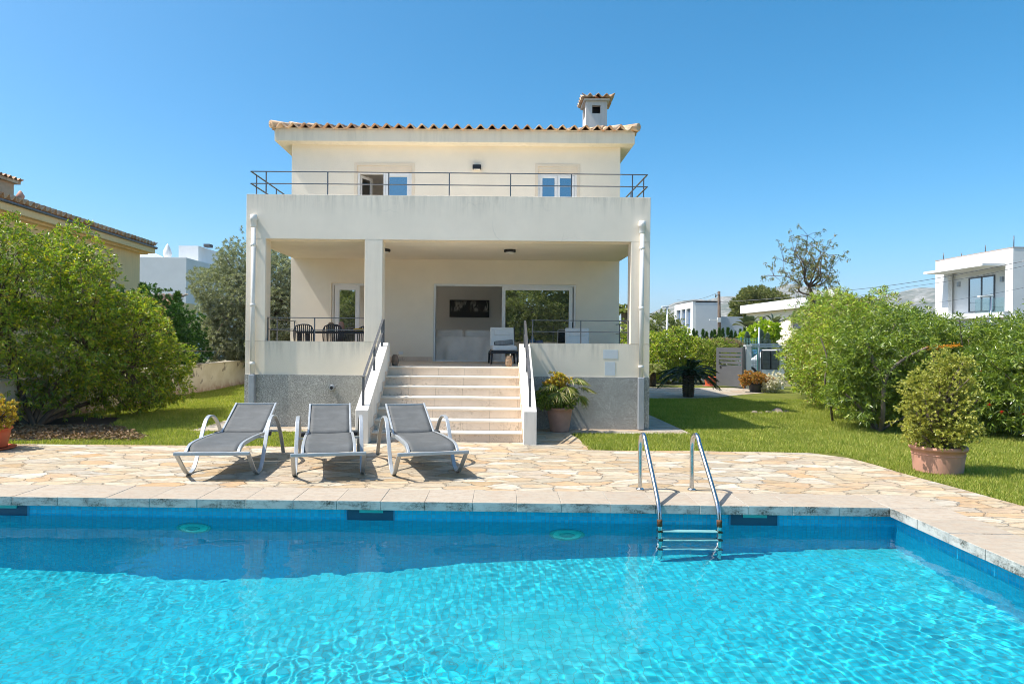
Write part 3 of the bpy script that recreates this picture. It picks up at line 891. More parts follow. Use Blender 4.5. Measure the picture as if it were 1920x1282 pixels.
# upper left french window: one leaf opened inwards
x0, x1, z0, z1 = UW1
mb = MB(); frame_rect(mb, x0 + .002, x1 - .002, z0 + .001, 5.955, YW + .04, YW + .14, .055)
mb.box(-2.75, -2.70, YW + .04, YW + .14, z0 + .06, 5.90)
d = part(mb, 'window', M['upvc'], bevel=.005)
mb = MB(); mb.box(x0 + .002, x1 - .002, YW + .012, YW + .18, 5.957, z1 - .002); mb.box(x0 + .002, x1 - .002, YW + .004, YW + .0115, 6.03, z1 - .002)
part(mb, 'shutter_box', M['box'], d, bevel=.005)
sash(-2.698, -2.098, z0 + .06, 5.90, YW + .05, d, .065, 'glass_up')
mb = MB(); frame_rect(mb, 0, .48, z0 + .06, 5.895, 0, .05, .065)
s_ = mb.build('sash', M['upvc'], d, org=(0, 0, 0)); s_.location = Vector((-3.34, YW + .15, 0)) - ORG[villa.name]; s_.rotation_euler = (0, 0, math.radians(62))
mb = MB(); mb.box(.06, .42, .022, .028, z0 + .12, 5.83)
p_ = mb.build('pane', M['glass_up'], d, org=(0, 0, 0)); p_.location = s_.location; p_.rotation_euler = s_.rotation_euler
x0, x1, z0, z1 = UW2
mb = MB(); frame_rect(mb, x0 + .002, x1 - .002, z0 + .001, 5.955, YW + .04, YW + .14, .05)
d = part(mb, 'window', M['upvc'], bevel=.005)
mb = MB(); mb.box(x0 + .002, x1 - .002, YW + .012, YW + .18, 5.957, z1 - .002); mb.box(x0 + .002, x1 - .002, YW + .004, YW + .0115, 6.03, z1 - .002)
part(mb, 'shutter_box', M['box'], d, bevel=.005)
sash(1.155, 1.587, z0 + .06, 5.90, YW + .05, d, .065, 'glass_up')
sash(1.593, 2.025, z0 + .06, 5.90, YW + .05, d, .065, 'glass_up')
for (x0, x1, z0, z1) in (UW1, UW2):
    mb = MB(); mb.box(x0 - .07, x0, YW - .012, YW - .0005, z0, z1 + .07); mb.box(x1, x1 + .07, YW - .012, YW - .0005, z0, z1 + .07); mb.box(x0, x1, YW - .012, YW - .0005, z1, z1 + .07)
    part(mb, 'window_surround', M['box'])
# roof
def tile_slope(mb, o, ea, eb, en, La, Lb, period=.285, amp=.062, course=.42, h0=0.0, h1=0.0, na=10):
    o, ea, eb, en = Vector(o), Vector(ea), Vector(eb), Vector(en)
    n_ = max(2, int(La / period)) * na
    rows = []
    k = 0
    while k * course < Lb - .01:
        b0, b1 = k * course, min((k + 1) * course, Lb)
        rows += [(b0, .022), (b1 + .03, -.004)]
        k += 1
    vs, fs = [], []
    rr = random.Random(int(La * 100))
    jit = [[rr.uniform(-.012, .012) for _ in range(int(La / period) + 2)] for _ in rows]
    for ri, (b, h) in enumerate(rows):
        for i in range(n_ + 1):
            a = La * i / n_
            a = min(max(a, h0 * b), La - h1 * b)
            c = math.cos(2 * PI * a / period)
            w = amp * (c if c > 0 else c * .8)
            j = jit[ri - ri % 2][int(a / period + .5) % len(jit[0])]
            vs.append(o + ea * a + eb * (b + (j if h > 0 else 0)) + en * (w + h + j * .4))
    for r in range(len(rows) - 1):
        for i in range(n_):
            p, q = r * (n_ + 1) + i, (r + 1) * (n_ + 1) + i
            if (vs[p] - vs[p + 1]).length < 1e-6 and (vs[q] - vs[q + 1]).length < 1e-6: continue
            fs.append((p, p + 1, q + 1, q))
    mb.add(vs, fs, True)
def hip_roof(name, x0, x1, y0, y1, z, pitch, mat, parent, period=.285, extra=None):
    mb = MB()
    cp, spn = math.cos(pitch), math.sin(pitch)
    W_, L_ = x1 - x0, y1 - y0
    half = min(W_, L_) / 2
    Lb = half / cp
    tile_slope(mb, (x0, y0, z), (1, 0, 0), (0, cp, spn), (0, -spn, cp), W_, Lb, period, h0=cp, h1=cp)
    tile_slope(mb, (x1, y1, z), (-1, 0, 0), (0, -cp, spn), (0, spn, cp), W_, Lb, period, h0=cp, h1=cp)
    tile_slope(mb, (x1, y0, z), (0, 1, 0), (-cp, 0, spn), (spn, 0, cp), L_, Lb, period, h0=cp, h1=cp)
    tile_slope(mb, (x0, y1, z), (0, -1, 0), (cp, 0, spn), (-spn, 0, cp), L_, Lb, period, h0=cp, h1=cp)
    o = mb.build(name, mat, parent, fix=False)
    sm = o.modifiers.new('thick', 'SOLIDIFY'); sm.thickness = .02; sm.offset = -1
    hb = MB()
    for (cx, cy, sx, sy) in ((x0, y0, 1, 1), (x1, y0, -1, 1), (x0, y1, 1, -1), (x1, y1, -1, -1)):
        n_ = int(half / .36)
        for k in range(n_):
            a, b = k * .36 + .03, (k + 1) * .36 + .12
            p = Vector((cx + sx * a, cy + sy * a, z + max(a, -.09) * math.tan(pitch) + .045))
            q = Vector((cx + sx * b, cy + sy * b, z + b * math.tan(pitch) + .02))
            hb.tube([p, q], [.095, .07], 10)
    rx = (x0 + half, x1 - half) if W_ > L_ else (x0 + half, x0 + half)
    ry = (y0 + half, y0 + half) if W_ > L_ else (y0 + half, y1 - half)
    zr = z + half * math.tan(pitch) + .03
    hb.tube([(rx[0], ry[0], zr), (rx[1] + .01, ry[1] + .01, zr)], .11, 10)
    hb.build('hip_tiles', mat, o)
    return o
PITCH = math.radians(13)
EX0, EX1, EY0, EY1 = HX0 - .33, HX1 + .29, YW - .33, YB + .33
mb = MB()
mb.box(EX0, EX1, EY0, EY1, 6.60, 6.875)
mb.box(EX0 + .03, EX1 - .03, EY0 + .012, EY1 - .03, 6.875, 6.925)
part(mb, 'eaves', M['fascia'], bevel=.004)
roof = hip_roof('roof', EX0 - .10, EX1 + .10, EY0 - .12, EY1 + .12, 6.925, PITCH, M['tile'], villa)
# chimney on the roof
cx0, cx1, cy0, cy1 = 2.52, 3.10, 18.75, 19.45
mb = MB()
mb.holes(cx0, cx1, 6.95, 8.36, cy0, cy0 + .1, [(2.69, 2.92, 8.02, 8.25)])
mb.box(cx0, cx0 + .1, cy0 + .1, cy1, 6.95, 8.0); mb.box(cx1 - .1, cx1, cy0 + .1, cy1, 6.95, 8.36)
mb.box(cx0, cx0 + .1, cy0 + .1, cy0 + .22, 8.0, 8.36); mb.box(cx0, cx0 + .1, cy1 - .12, cy1, 8.0, 8.36)
mb.box(cx0 + .1, cx1 - .1, cy1 - .1, cy1, 6.95, 8.36)
mb.box(cx0 - .06, cx1 + .06, cy0 - .06, cy1 + .06, 8.36, 8.42)
ch = part(mb, 'chimney', M['chimney'], roof)
hr2 = MB()
pc = math.radians(16)
cpp, spp = math.cos(pc), math.sin(pc)
X0, X1, Yc0, Yc1 = 2.38, 3.28, 18.58, 19.62
h = (X1 - X0) / 2
for o_, ea, eb, en, La in (((X0, Yc0, 8.45), (1, 0, 0), (0, cpp, spp), (0, -spp, cpp), X1 - X0), ((X1, Yc1, 8.45), (-1, 0, 0), (0, -cpp, spp), (0, spp, cpp), X1 - X0), ((X1, Yc0, 8.45), (0, 1, 0), (-cpp, 0, spp), (spp, 0, cpp), Yc1 - Yc0), ((X0, Yc1, 8.45), (0, -1, 0), (cpp, 0, spp), (-spp, 0, cpp), Yc1 - Yc0)):
    tile_slope(hr2, o_, ea, eb, en, La, h / cpp, .225, .05, .3, cpp, cpp)
o = hr2.build('chimney_cap', M['tile'], roof, fix=False)
sm = o.modifiers.new('thick', 'SOLIDIFY'); sm.thickness = .02; sm.offset = -1
mb = MB(); mb.box(cx0 + .12, cx1 - .12, cy0 + .3, cy0 + .32, 7.9, 8.3); part(mb, 'flue_shade_sheet', M['black'], roof)  # black sheet painting the darkness inside the chimney
# ------------------------------------------------------------------ sun loungers
def smooth(path, it=2):
    path = [Vector(p) for p in path]
    for _ in range(it):
        q = [path[0]]
        for a, b in zip(path[:-1], path[1:]): q += [a * .75 + b * .25, a * .25 + b * .75]
        path = q + [path[-1]]
    return path
def make_lounger():
    root = thing('sun_lounger', 'x', 'sun lounger', (0, 0, 0))
    loop = smooth([(-1.275, .345, 0), (-1.12, .21, 0), (-.98, .085, 0), (-.86, .012, 0), (-.74, .005, 0), (-.62, .04, 0), (-.50, .17, 0), (-.38, .36, 0), (-.27, .52, 0), (-.15, .635, 0), (.0, .672, 0), (.17, .645, 0), (.34, .55, 0), (.50, .40, 0), (.64, .22, 0), (.76, .012, 0)])
    loop = [(p.x, p.y) for p in loop]
    for s in (-1, 1):
        mb = MB(); mb.band(loop, .052, .022, s * .432)
        mb.build('side_frame', M['alu'], root, bevel=.004, fix=False)
    mb = MB(); mb.box(-.458, .458, -1.30, -1.262, .318, .362)
    mb.build('front_bar', M['alu'], root, bevel=.008)
    rail = smooth([(-1.262, .345, 0), (-1.20, .395, 0), (-1.08, .43, 0), (-.7, .435, 0), (-.3, .425, 0), (.12, .40, 0), (.45, .385, 0)])
    for s in (-1, 1):
        mb = MB(); mb.band([(p.x, p.y) for p in rail], .038, .05, s * .315)
        mb.build('seat_rail', M['alu'], root, bevel=.008, fix=False)
    # seat sling
    def sling(name, path, wl, wr):
        vs, fs = [], []
        k = 10
        for (y, z) in path:
            for i in range(k + 1):
                f = i / k
                x = -wl + (wl + wr) * f
                vs.append((x, y, z - .010 * math.sin(PI * f)))
        for r in range(len(path) - 1):
            for i in range(k):
                a = r * (k + 1) + i
                fs.append((a, a + 1, a + k + 2, a + k + 1))
        mb = MB(); mb.add(vs, fs, True)
        o = mb.build(name, M['sling'], root)
        sm = o.modifiers.new('thick', 'SOLIDIFY'); sm.thickness = .004
        return o
    seat = [(p.x, p.y + .022) for p in smooth([(-1.235, .345, 0), (-1.19, .39, 0), (-1.08, .425, 0), (-.7, .43, 0), (-.3, .42, 0), (.10, .402, 0)])]
    sling('seat_sling', seat, .297, .297)
    bl, th = .80, math.radians(24.5)
    c, s_ = math.cos(th), math.sin(th)
    sling('back_sling', [(.11 + c * bl * t, .425 + s_ * bl * t) for t in [i / 8 for i in range(9)]], .282, .282)
    for s in (-1, 1):
        mb = MB(); mb.bar((s * .296, .09, .405), (s * .296, .11 + c * (bl + .01), .425 + s_ * (bl + .01)), .03, .04)
        mb.build('back_rail', M['alu'], root, bevel=.007)
    mb = MB(); mb.bar((-.31, .11 + c * bl, .420 + s_ * bl), (.31, .11 + c * bl, .420 + s_ * bl), .028, .028); mb.build('head_bar', M['alu'], root, bevel=.005)
    for y, z in ((.42, .395), (-.30, .405)):
        mb = MB(); mb.bar((-.42, y, z), (.42, y, z), .03, .025); mb.build('cross_bar', M['alu'], root)
    mb = MB()
    for s in (-1, 1): mb.bar((s * .25, .40, .40), (s * .25, .62, .60), .018, .018)
    mb.bar((-.25, .62, .60), (.25, .62, .60), .018, .018)
    mb.build('back_prop', M['alu'], root)
    for s in (-1, 1):
        mb = MB(); mb.box(s * .36 - .035, s * .36 + .035, .075, .15, .37, .43)
        mb.build('hinge', M['black'], root, bevel=.01)
    for x in (-.16, .02, .2):
        mb = MB(); mb.box(x - .02, x + .02, -1.262, -1.215, .338, .352)
        mb.build('sling_clip', M['black'], root)
    return root
L1 = make_lounger()
spots = [((-3.56, 9.70), 5, 'grey sun lounger standing farthest left, nearest the bush, before the grass strip'),
         ((-2.30, 9.70), 13, 'middle grey sun lounger facing the pool, its back against the stair wall'),
         ((-1.10, 9.82), 17, 'grey sun lounger in front of the steps, turned most to the left')]
for i, ((x, y), a, lab) in enumerate(spots):
    o = L1 if i == 0 else copy_tree(L1)
    o.location = (x, y, .019)
    o.rotation_euler = (0, 0, math.radians(a))
    tag(o, lab, 'sun lounger', 'sun loungers lined up by the pool')
# ------------------------------------------------------------------ porch furniture
t = thing('dining_table', 'dark outdoor dining table behind the left porch wall', 'table', (-3.6, 15.35, ZF))
mb = MB(); mb.box(-4.30, -2.70, 14.95, 15.75, ZF + .66, ZF + .71); mb.build('table_top', M['chair'], t, bevel=.006)
for x in (-4.24, -2.76):
    for y in (15.01, 15.69):
        mb = MB(); mb.box(x - .04, x + .04, y - .04, y + .04, ZF, ZF + .66); mb.build('leg', M['chair'], t)
def make_chair():
    r = thing('porch_chair', 'x', 'chair', (0, 0, 0))
    mb = MB(); mb.prism([(-.2, -.2), (.2, -.2), (.22, .2), (-.22, .2)], .42, .445); mb.build('seat', M['chair'], r, bevel=.01)
    # arched slatted back at y = -.21
    arch = [(-.20, .44)] + [(-.21, .60), (-.205, .72), (-.17, .80), (-.10, .835), (0, .845), (.10, .835), (.17, .80), (.205, .72), (.21, .60)] + [(.20, .44)]
    mb = MB(); mb.tube([(x, -.21 - (z - .44) * .12, z) for x, z in arch], .014, 8); mb.build('back_frame', M['chair'], r)
    mb = MB()
    for i in range(9):
        x = -.168 + i * .042
        zt = .835 - .10 * abs(x / .2) ** 3
        mb.bar((x, -.21, .44), (x, -.212 - (zt - .44) * .12, zt), .02, .008, up=(0, 1, 0))
    mb.build('backrest_slats', M['chair'], r)
    for x, y in ((-.18, -.19), (.18, -.19), (-.19, .18), (.19, .18)):
        mb = MB(); mb.tube([(x, y, .43), (x * 1.15, y * 1.12, 0)], [.018, .014], 8); mb.build('leg', M['chair'], r)
    return r
chairs = [((-4.02, 14.78), 0, 'black slat back chair at the left end of the porch table'),
          ((-3.40, 14.78), 0, 'black slat back chair beside the column, back to the porch wall'),
          ((-3.70, 15.95), 180, 'black chair across the table, half hidden between the two front chairs'),
          ((-2.98, 15.95), 180, 'black chair across the table behind the yellow cloth')]
c0 = make_chair()
for i, ((x, y), a, lab) in enumerate(chairs):
    o = c0 if i == 0 else copy_tree(c0)
    o.location = (x, y, ZF); o.rotation_euler = (0, 0, math.radians(a))
    tag(o, lab, 'chair', 'chairs round the porch table')
def lantern(x, y, z, h, r, mat, label, grp, name='wicker_lantern', cat='lantern', handle=True):
    t = thing(name, label, cat, (x, y, z), 0, grp)
    mb = MB()
    prof = [(r * .62, 0), (r * .9, h * .15), (r, h * .38), (r * .93, h * .62), (r * .72, h * .82), (r * .5, h * .97), (r * .5, h), (r * .42, h), (r * .40, h * .9), (0.0, h * .85)]
    mb.lathe(prof, 26, (x, y, z), True, .03)
    for k in range(7):
        zz = h * (.1 + .125 * k)
        f = zz / h
        rr = r * (.62 + 1.0 * f if f < .38 else 1.02 - .75 * max(0, f - .38) ** 1.25)
        rr = min(rr, r) + .003
        mb.tube([(x + rr * math.cos(a), y + rr * math.sin(a), z + zz) for a in [2 * PI * i / 20 for i in range(21)]], .005, 5, False)
    mb.build('basket', mat, t)
    if handle:
        mb = MB(); mb.tube(smooth([(x + r * .5, y, z + h * .93), (x + r * .85, y - .01, z + h * 1.02), (x + r * 1.1, y - .02, z + h * .9), (x + r * 1.15, y - .02, z + h * .7)]), .006, 6)
        mb.build('handle', M['wickr'], t)
lantern(-1.99, 14.0, ZF, .235, .075, M['wickr_dark'], 'dark wicker lantern at the top of the steps on the left', 'wicker lanterns at the head of the steps')
lantern(.34, 14.0, ZF, .235, .075, M['wickr'], 'pale wicker lantern at the top of the steps before the white chair', 'wicker lanterns at the head of the steps')
zt = ZF + .711
lantern(-3.62, 15.3, zt, .20, .085, M['wickr'], 'woven vase on the porch table between the two chairs', 'woven vases on the porch table', 'woven_vase', 'vase', False)
lantern(-3.42, 15.45, zt, .22, .07, M['terra_dull'], 'reddish vase on the porch table, right of the woven vase', 'woven vases on the porch table', 'woven_vase', 'vase', False)
M['yellow'] = basic('yellow_cloth', (.62, .34, .03), .8, 0, .1, 8, .3, 40)
t = thing('folded_cloth', 'yellow cloth lying on the right end of the porch table', 'cloth', (-2.98, 15.2, zt))
mb = MB()
mb.lathe([(.0, 0.0), (.09, .005), (.115, .03), (.09, .06), (.03, .07), (0, .068)], 14, (0, 0, 0))
o = mb.build('cloth', M['yellow'], t, org=(0, 0, 0)); o.scale = (1.1, .7, 1)
# white lounge chairs
def make_lounge():
    r = thing('lounge_chair', 'x', 'lounge chair', (0, 0, 0))
    mb = MB(); mb.prism([(-.28, -.34), (.28, -.34), (.28, .30), (-.28, .30)], .30, .42); mb.build('seat_cushion', M['cush'], r, bevel=.045, seg=4)
    mb = MB()
    q = [(.26, .36), (.38, .34), (.56, .80), (.52, .84), (.45, .82)]
    vs = []
    mb.prism([(.20, .36), (.33, .33), (.43, .80), (.40, .845), (.33, .84)], -.28, .28, 'x'); mb.build('back_cushion', M['cush'], r, bevel=.045, seg=4)
    mb = MB(); mb.prism([(.265, .66), (.30, .65), (.335, .78), (.30, .79)], -.19, .19, 'x'); mb.build('head_pillow', M['cush'], r, bevel=.02, seg=3)
    mb = MB(); mb.box(-.31, .31, -.35, .36, .235, .296); mb.build('frame', M['chair'], r, bevel=.012)
    mb = MB(); mb.prism([(.335, .31), (.375, .30), (.47, .79), (.44, .80)], -.27, .27, 'x'); mb.build('back_frame', M['chair'], r)
    for x in (-.29, .29):
        for y in (-.32, .33):
            mb = MB(); mb.tube([(x, y, .25), (x * 1.05, y * 1.05, 0)], [.028, .02], 8); mb.build('leg', M['chair'], r)
    return r
a = make_lounge(); a.location = (.255, 15.75, ZF); a.rotation_euler = (0, 0, math.radians(5))
tag(a, 'white cushioned lounge chair with a grey rolled towel, at the open door', 'lounge chair', 'white lounge chairs on the porch')
b = copy_tree(a); b.location = (1.97, 15.75, ZF - .0); b.rotation_euler = (0, 0, math.radians(-4))
tag(b, 'white lounge chair showing only its headrest above the right porch wall', 'lounge chair', 'white lounge chairs on the porch')
t = thing('rolled_towel', 'grey towel rolled up on the white lounge chair', 'towel', (.27, 15.62, ZF + .42))
mb = MB()
mb.tube([(-.21, 0, .06), (-.2, 0, .06), (.2, 0, .06), (.21, 0, .06)], [.05, .06, .06, .05], 16)
o = mb.build('towel_roll', M['towel'], t, org=(0, 0, 0)); o.rotation_euler = (0, math.radians(-6), math.radians(12))
mb = MB(); sp = [(-.213, .048 * (1 - i / 40) * math.cos(i * .5), .06 + .048 * (1 - i / 40) * math.sin(i * .5)) for i in range(36)]
mb.tube(sp, .005, 5); o2 = mb.build('towel_end', M['chair'], t, org=(0, 0, 0)); o2.rotation_euler = o.rotation_euler
t = thing('side_table', 'low dark side table under the blue vase and the flowers', 'side table', (1.03, 15.9, ZF))
mb = MB(); mb.lathe([(.24, .36), (.25, .365), (.25, .385), (.24, .39)], 28, (1.03, 15.9, ZF)); mb.build('table_top', M['chair'], t)
mb = MB(); mb.lathe([(.16, 0), (.16, .015), (.025, .03), (.025, .36)], 20, (1.03, 15.9, ZF)); mb.build('leg', M['chair'], t)
M['bluevase'] = basic('blue_vase_glass', (.02, .06, .10), .12, 0, .1, 4, spec=.7)
M['bluepot'] = basic('blue_grey_pot', (.07, .08, .13), .4, 0, .2, 20)
zt = ZF + .391
t = thing('bottle_vase', 'dark blue bottle vase on the side table', 'vase', (.93, 15.86, zt))
mb = MB(); mb.lathe([(.05, 0), (.062, .02), (.062, .14), (.03, .20), (.026, .22), (.034, .255), (.03, .255)], 20, (.93, 15.86, zt)); mb.build('vase_body', M['bluevase'], t)
t = thing('flower_pot', 'blue grey pot of cream flowers on the side table', 'potted flowers', (1.10, 15.86, zt))
mb = MB(); mb.lathe([(.06, 0), (.085, .04), (.088, .09), (.07, .15), (.065, .16), (.06, .15), (0, .14)], 20, (1.10, 15.86, zt), True, .02); mb.build('pot', M['bluepot'], t)
# living room
t = thing('sofa', 'sofa under a pale grey cover just inside the open sliding door', 'sofa', (-.5, 18.3, ZF))
mb = MB()
bm_v = []
nx_, nz_ = 60, 24
vs, fs = [], []
rs = random.Random(8)
def drape(x, z): return .02 * math.sin(x * 9 + z * 5) + .015 * math.sin(x * 17 - z * 8) + .02 * (1 - z / .66) * math.sin(x * 23)
for j in range(nz_ + 1):
    for i in range(nx_ + 1):
        x, z = -1.52 + 2.3 * i / nx_, .62 * j / nz_
        vs.append((x, 17.75 - .10 * (1 - j / nz_) + drape(x, z), ZF + .003 + z + .006 * math.sin(x * 11)))
for j in range(nz_):
    for i in range(nx_):
        a_ = j * (nx_ + 1) + i; fs.append((a_, a_ + 1, a_ + nx_ + 2, a_ + nx_ + 1))
mb.add(vs, fs, True)
o = mb.build('cover', M['sofa'], t)
sm = o.modifiers.new('thick', 'SOLIDIFY'); sm.thickness = .02; sm.offset = 1
mb = MB(); mb.box(-1.48, .74, 17.79, 18.6, ZF, ZF + .40); mb.box(-1.5, .76, 17.79, 17.95, ZF + .4, ZF + .60); mb.build('base', M['sofa'], t, bevel=.04, seg=3)
for x in (-1.11, -.36, .39):
    mb = MB(); mb.box(x - .36, x + .36, 17.84, 18.06, ZF + .50, ZF + .80); mb.build('cushion', M['sofa'], t, bevel=.07, seg=4)
t = thing('picture', 'wide dark picture hanging on the grey living room wall', 'picture', (-.71, 20.98, 2.5))
mb = MB(); mb.box(-1.32, -.10, 20.95, 20.995, 2.47, 3.0); mb.build('frame', M['black'], t, bevel=.004)
def picmat():
    m = NM('dark_abstract_picture')
    p = m.pos((1, 1, .45))
    n1 = m.noise(p, 6.5, 4, .6, .6)
    z = m.n('SeparateXYZ', {0: m.n('TexCoord').outputs['Object']}).outputs[2]
    band = m.math('MULTIPLY', m.rng(z, .12, .25), m.rng(z, .5, .4))
    k = m.math('MULTIPLY', m.rng(n1, .48, .68), band)
    c = m.mix(k, (.016, .015, .014), (.62, .59, .54))
    return m.out(m.pr(c, .5))
mb = MB(); mb.box(-1.30, -.12, 20.944, 20.949, 2.49, 2.98); mb.build('canvas', picmat(), t)
# ------------------------------------------------------------------ pots
def pot(mb, r0, r1, h, n=36, c=(0, 0, 0), rim=.05, flute=0.0):
    prof = [(r0, 0)] + [(r0 + (r1 - r0) * f, (h - rim) * f) for f in (.08, .3, .55, .8, 1.0)] + [(r1 + .02, h - rim), (r1 + .028, h - rim * .5), (r1 + .02, h), (r1 - .015, h), (r1 - .03, h - .05), (0.001, h - .06)]
    return mb.lathe(prof, n, c, True, flute)
# ------------------------------------------------------------------ vegetation
def unit(n, rs):
    v = rs.normal(size=(n, 3)); return v / np.linalg.norm(v, axis=1, keepdims=True)
def leaf_mesh(P, A, L, Wd, rs, fold=.25, droop=.15, jl=.3):
    # P base points, A directions; each leaf is a folded rhombus of two triangles (one island)
    n = len(P)
    A = A / np.linalg.norm(A, axis=1, keepdims=True)
    R = unit(n, rs)
    S = np.cross(A, R); S /= np.linalg.norm(S, axis=1, keepdims=True) + 1e-9
    N = np.cross(S, A)
    flip = np.where(N[:, 2] < 0, -1.0, 1.0)[:, None]; N *= flip
    l = (L * (1 + jl * rs.uniform(-1, 1, n)))[:, None]
    w = (Wd * (1 + jl * rs.uniform(-1, 1, n)))[:, None]
    tip = P + A * l + np.array([0, 0, -1]) * l * droop
    mid = P + A * l * .5
    a = mid + S * w * .5 + N * w * fold
    b = mid - S * w * .5 + N * w * fold
    V = np.stack([P, a, tip, b], 1).reshape(-1, 3)
    i = np.arange(n)[:, None] * 4
    T = np.concatenate([i + np.array([[0, 1, 2]]), i + np.array([[0, 2, 3]])], 1).reshape(-1, 3)
    return V, T
def crown_points(ell, n, rs, surf=.72, lump=.16, zmin=None):
    # points spread through a union of lumpy ellipsoids, denser towards the outside
    wts = np.array([(a * b + b * c + a * c) for (_, (a, b, c)) in ell]); wts = wts / wts.sum()
    out, dirs = [], []
    C_ = np.array([list(c) for c, _ in ell]); R_ = np.array([list(r) for _, r in ell])
    ph = rs.uniform(0, 6.3, (len(ell), 6))
    got = 0
    while got < n:
        k = rs.choice(len(ell), 4000, p=wts)
        d = unit(4000, rs)
        f = 1 + lump * (np.sin(4.1 * d[:, 0] + ph[k, 0]) * np.sin(3.7 * d[:, 1] + ph[k, 1]) + .7 * np.sin(7 * d[:, 2] + ph[k, 2] + 3 * d[:, 0]) + .6 * np.sin(9 * d[:, 1] + ph[k, 3]) * np.sin(8 * d[:, 0] + ph[k, 4]))
        rad = (surf + (1 - surf) * rs.uniform(0, 1, 4000) ** .7) * np.where(rs.uniform(size=4000) < .22, rs.uniform(.45, 1, 4000), 1)
        p = C_[k] + R_[k] * d * (f * rad)[:, None]
        keep = np.ones(4000, bool)
        for j in range(len(ell)):
            q = np.linalg.norm((p - C_[j]) / R_[j], axis=1)
            keep &= ~((q < .55) & (k != j))
        if zmin is not None: keep &= p[:, 2] > zmin
        p, d = p[keep], d[keep]
        out.append(p); dirs.append(d); got += len(p)
    return np.concatenate(out)[:n], np.concatenate(dirs)[:n]
def whorls(P, Dn, per, L, Wd, rs, up=.45, rand=.5, tilt=(.35, 1.25), stem=.5, **kw):
    n = len(P)
    ax = Dn * 1.0 + np.array([0, 0, up]) + rand * unit(n, rs)
    ax /= np.linalg.norm(ax, axis=1, keepdims=True)
    R = unit(n, rs); S = np.cross(ax, R); S /= np.linalg.norm(S, axis=1, keepdims=True); Q = np.cross(ax, S)
    k = np.tile(np.arange(per), n); a = np.repeat(ax, per, 0); s = np.repeat(S, per, 0); q = np.repeat(Q, per, 0)
    th = k * 2.4 + np.repeat(rs.uniform(0, 6.3, n), per)
    f = k / max(per - 1, 1)
    ti = tilt[1] + (tilt[0] - tilt[1]) * f + rs.uniform(-.15, .15, n * per)
    A = a * np.cos(ti)[:, None] + (s * np.cos(th)[:, None] + q * np.sin(th)[:, None]) * np.sin(ti)[:, None]
    base = np.repeat(P, per, 0) + a * ((f - 1) * L * stem)[:, None]
    return leaf_mesh(base, A, L, Wd, rs, **kw)
def limbs(mb, base, targets, r0, r1, rnd, split=.3, n=6, sag=.15, k=5):
    base = Vector(base)
    for tg in targets:
        tg = Vector(tg)
        d = tg - base
        m1 = base + d * .35 + Vector((rnd.uniform(-1, 1), rnd.uniform(-1, 1), rnd.uniform(0, 1))) * d.length * sag
        path = []
        for i in range(k + 1):
            t_ = i / k
            path.append(base * (1 - t_) ** 2 + m1 * 2 * t_ * (1 - t_) + tg * t_ ** 2)
        mb.tube(path, [r0 + (r1 - r0) * (i / k) ** .7 for i in range(k + 1)], n, False)
def shrub(name, label, cat, base, ell, nclu, per, L, Wd, leaf, bark, seed, trunks=3, r0=.05, nlimb=22, group=None, surf=.72, lump=.16, zmin=.05, up=.45, rand=.5, tilt=(.35, 1.25), twig=.008, limb_out=.92, keep=None, **kw):
    rs = np.random.RandomState(seed); rnd = random.Random(seed)
    t = thing(name, label, cat, base, 0, group)
    P, Dn = crown_points(ell, nclu, rs, surf, lump, zmin)
    if keep is not None:
        kk = keep(P, rs); P, Dn = P[kk], Dn[kk]
    V, T = whorls(P, Dn, per, L, Wd, rs, up, rand, tilt, **kw)
    np_mesh('crown', V, T, M[leaf], t)
    mb = MB()
    bases = [Vector(base) + Vector((rnd.uniform(-.12, .12), rnd.uniform(-.12, .12), -.03)) for _ in range(trunks)]
    sel = rs.choice(len(P), min(nlimb, len(P)), replace=False)
    hubs = []
    for i, b in enumerate(bases):
        e = ell[i % len(ell)]
        h = Vector(e[0]) + Vector((rnd.uniform(-.3, .3) * e[1][0], rnd.uniform(-.3, .3) * e[1][1], -.25 * e[1][2]))
        limbs(mb, b, [h], r0, r0 * .6, rnd, n=8, k=7)
        hubs.append(h)
    for j in sel:
        q = Vector(P[j])
        h = min(hubs, key=lambda x: (x - q).length)
        limbs(mb, h, [h + (q - h) * limb_out], r0 * .42, twig, rnd, n=5, sag=.2)
    mb.build('trunk', M[bark], t, fix=False)
    return t, P, Dn, rs, rnd
# --- big bush on the left, bare and twiggy inside
ellL = [((-10.9, 13.6, 1.95), (1.9, 1.5, 1.75)), ((-9.35, 13.5, 2.2), (1.5, 1.4, 1.74)), ((-8.65, 14.2, 1.85), (1.0, 1.2, 1.60)), ((-8.1, 15.2, 1.35), (.85, 1.1, 1.30)), ((-7.95, 16.0, .95), (.75, .9, .95))]
tb, P, Dn, rs, rnd = shrub('garden_bush', 'large yellow green bush with bare twigs, left of the loungers', 'bush', (-9.0, 13.4, 0), ellL, 14000, 8, .092, .028, 'yellowgreen', 'bark_dark', 21, trunks=5, r0=.06, nlimb=190, surf=.80, lump=.25, zmin=.06, twig=.006, limb_out=.97, rand=.85, tilt=(.2, 1.4), keep=lambda P, rs: rs.uniform(size=len(P)) > np.where((P[:, 0] < -8.5) & (P[:, 2] < 2.0), .50, np.where(P[:, 2] < .5, .3, .0)))
mb = MB()
for i in range(330):
    j = rs.randint(len(P)); q = Vector(P[j]); c = Vector((-8.9, 13.9, 1.3))
    d = (q - c)
    s0 = c + d * rnd.uniform(.45, .8)
    mb.tube([s0, s0 + d * .18 + Vector((rnd.uniform(-.15, .15), rnd.uniform(-.15, .15), rnd.uniform(-.1, .15))), s0 + d * .36 + Vector((rnd.uniform(-.3, .3), rnd.uniform(-.3, .3), rnd.uniform(-.2, .25)))], [.009, .006, .003], 4, False)
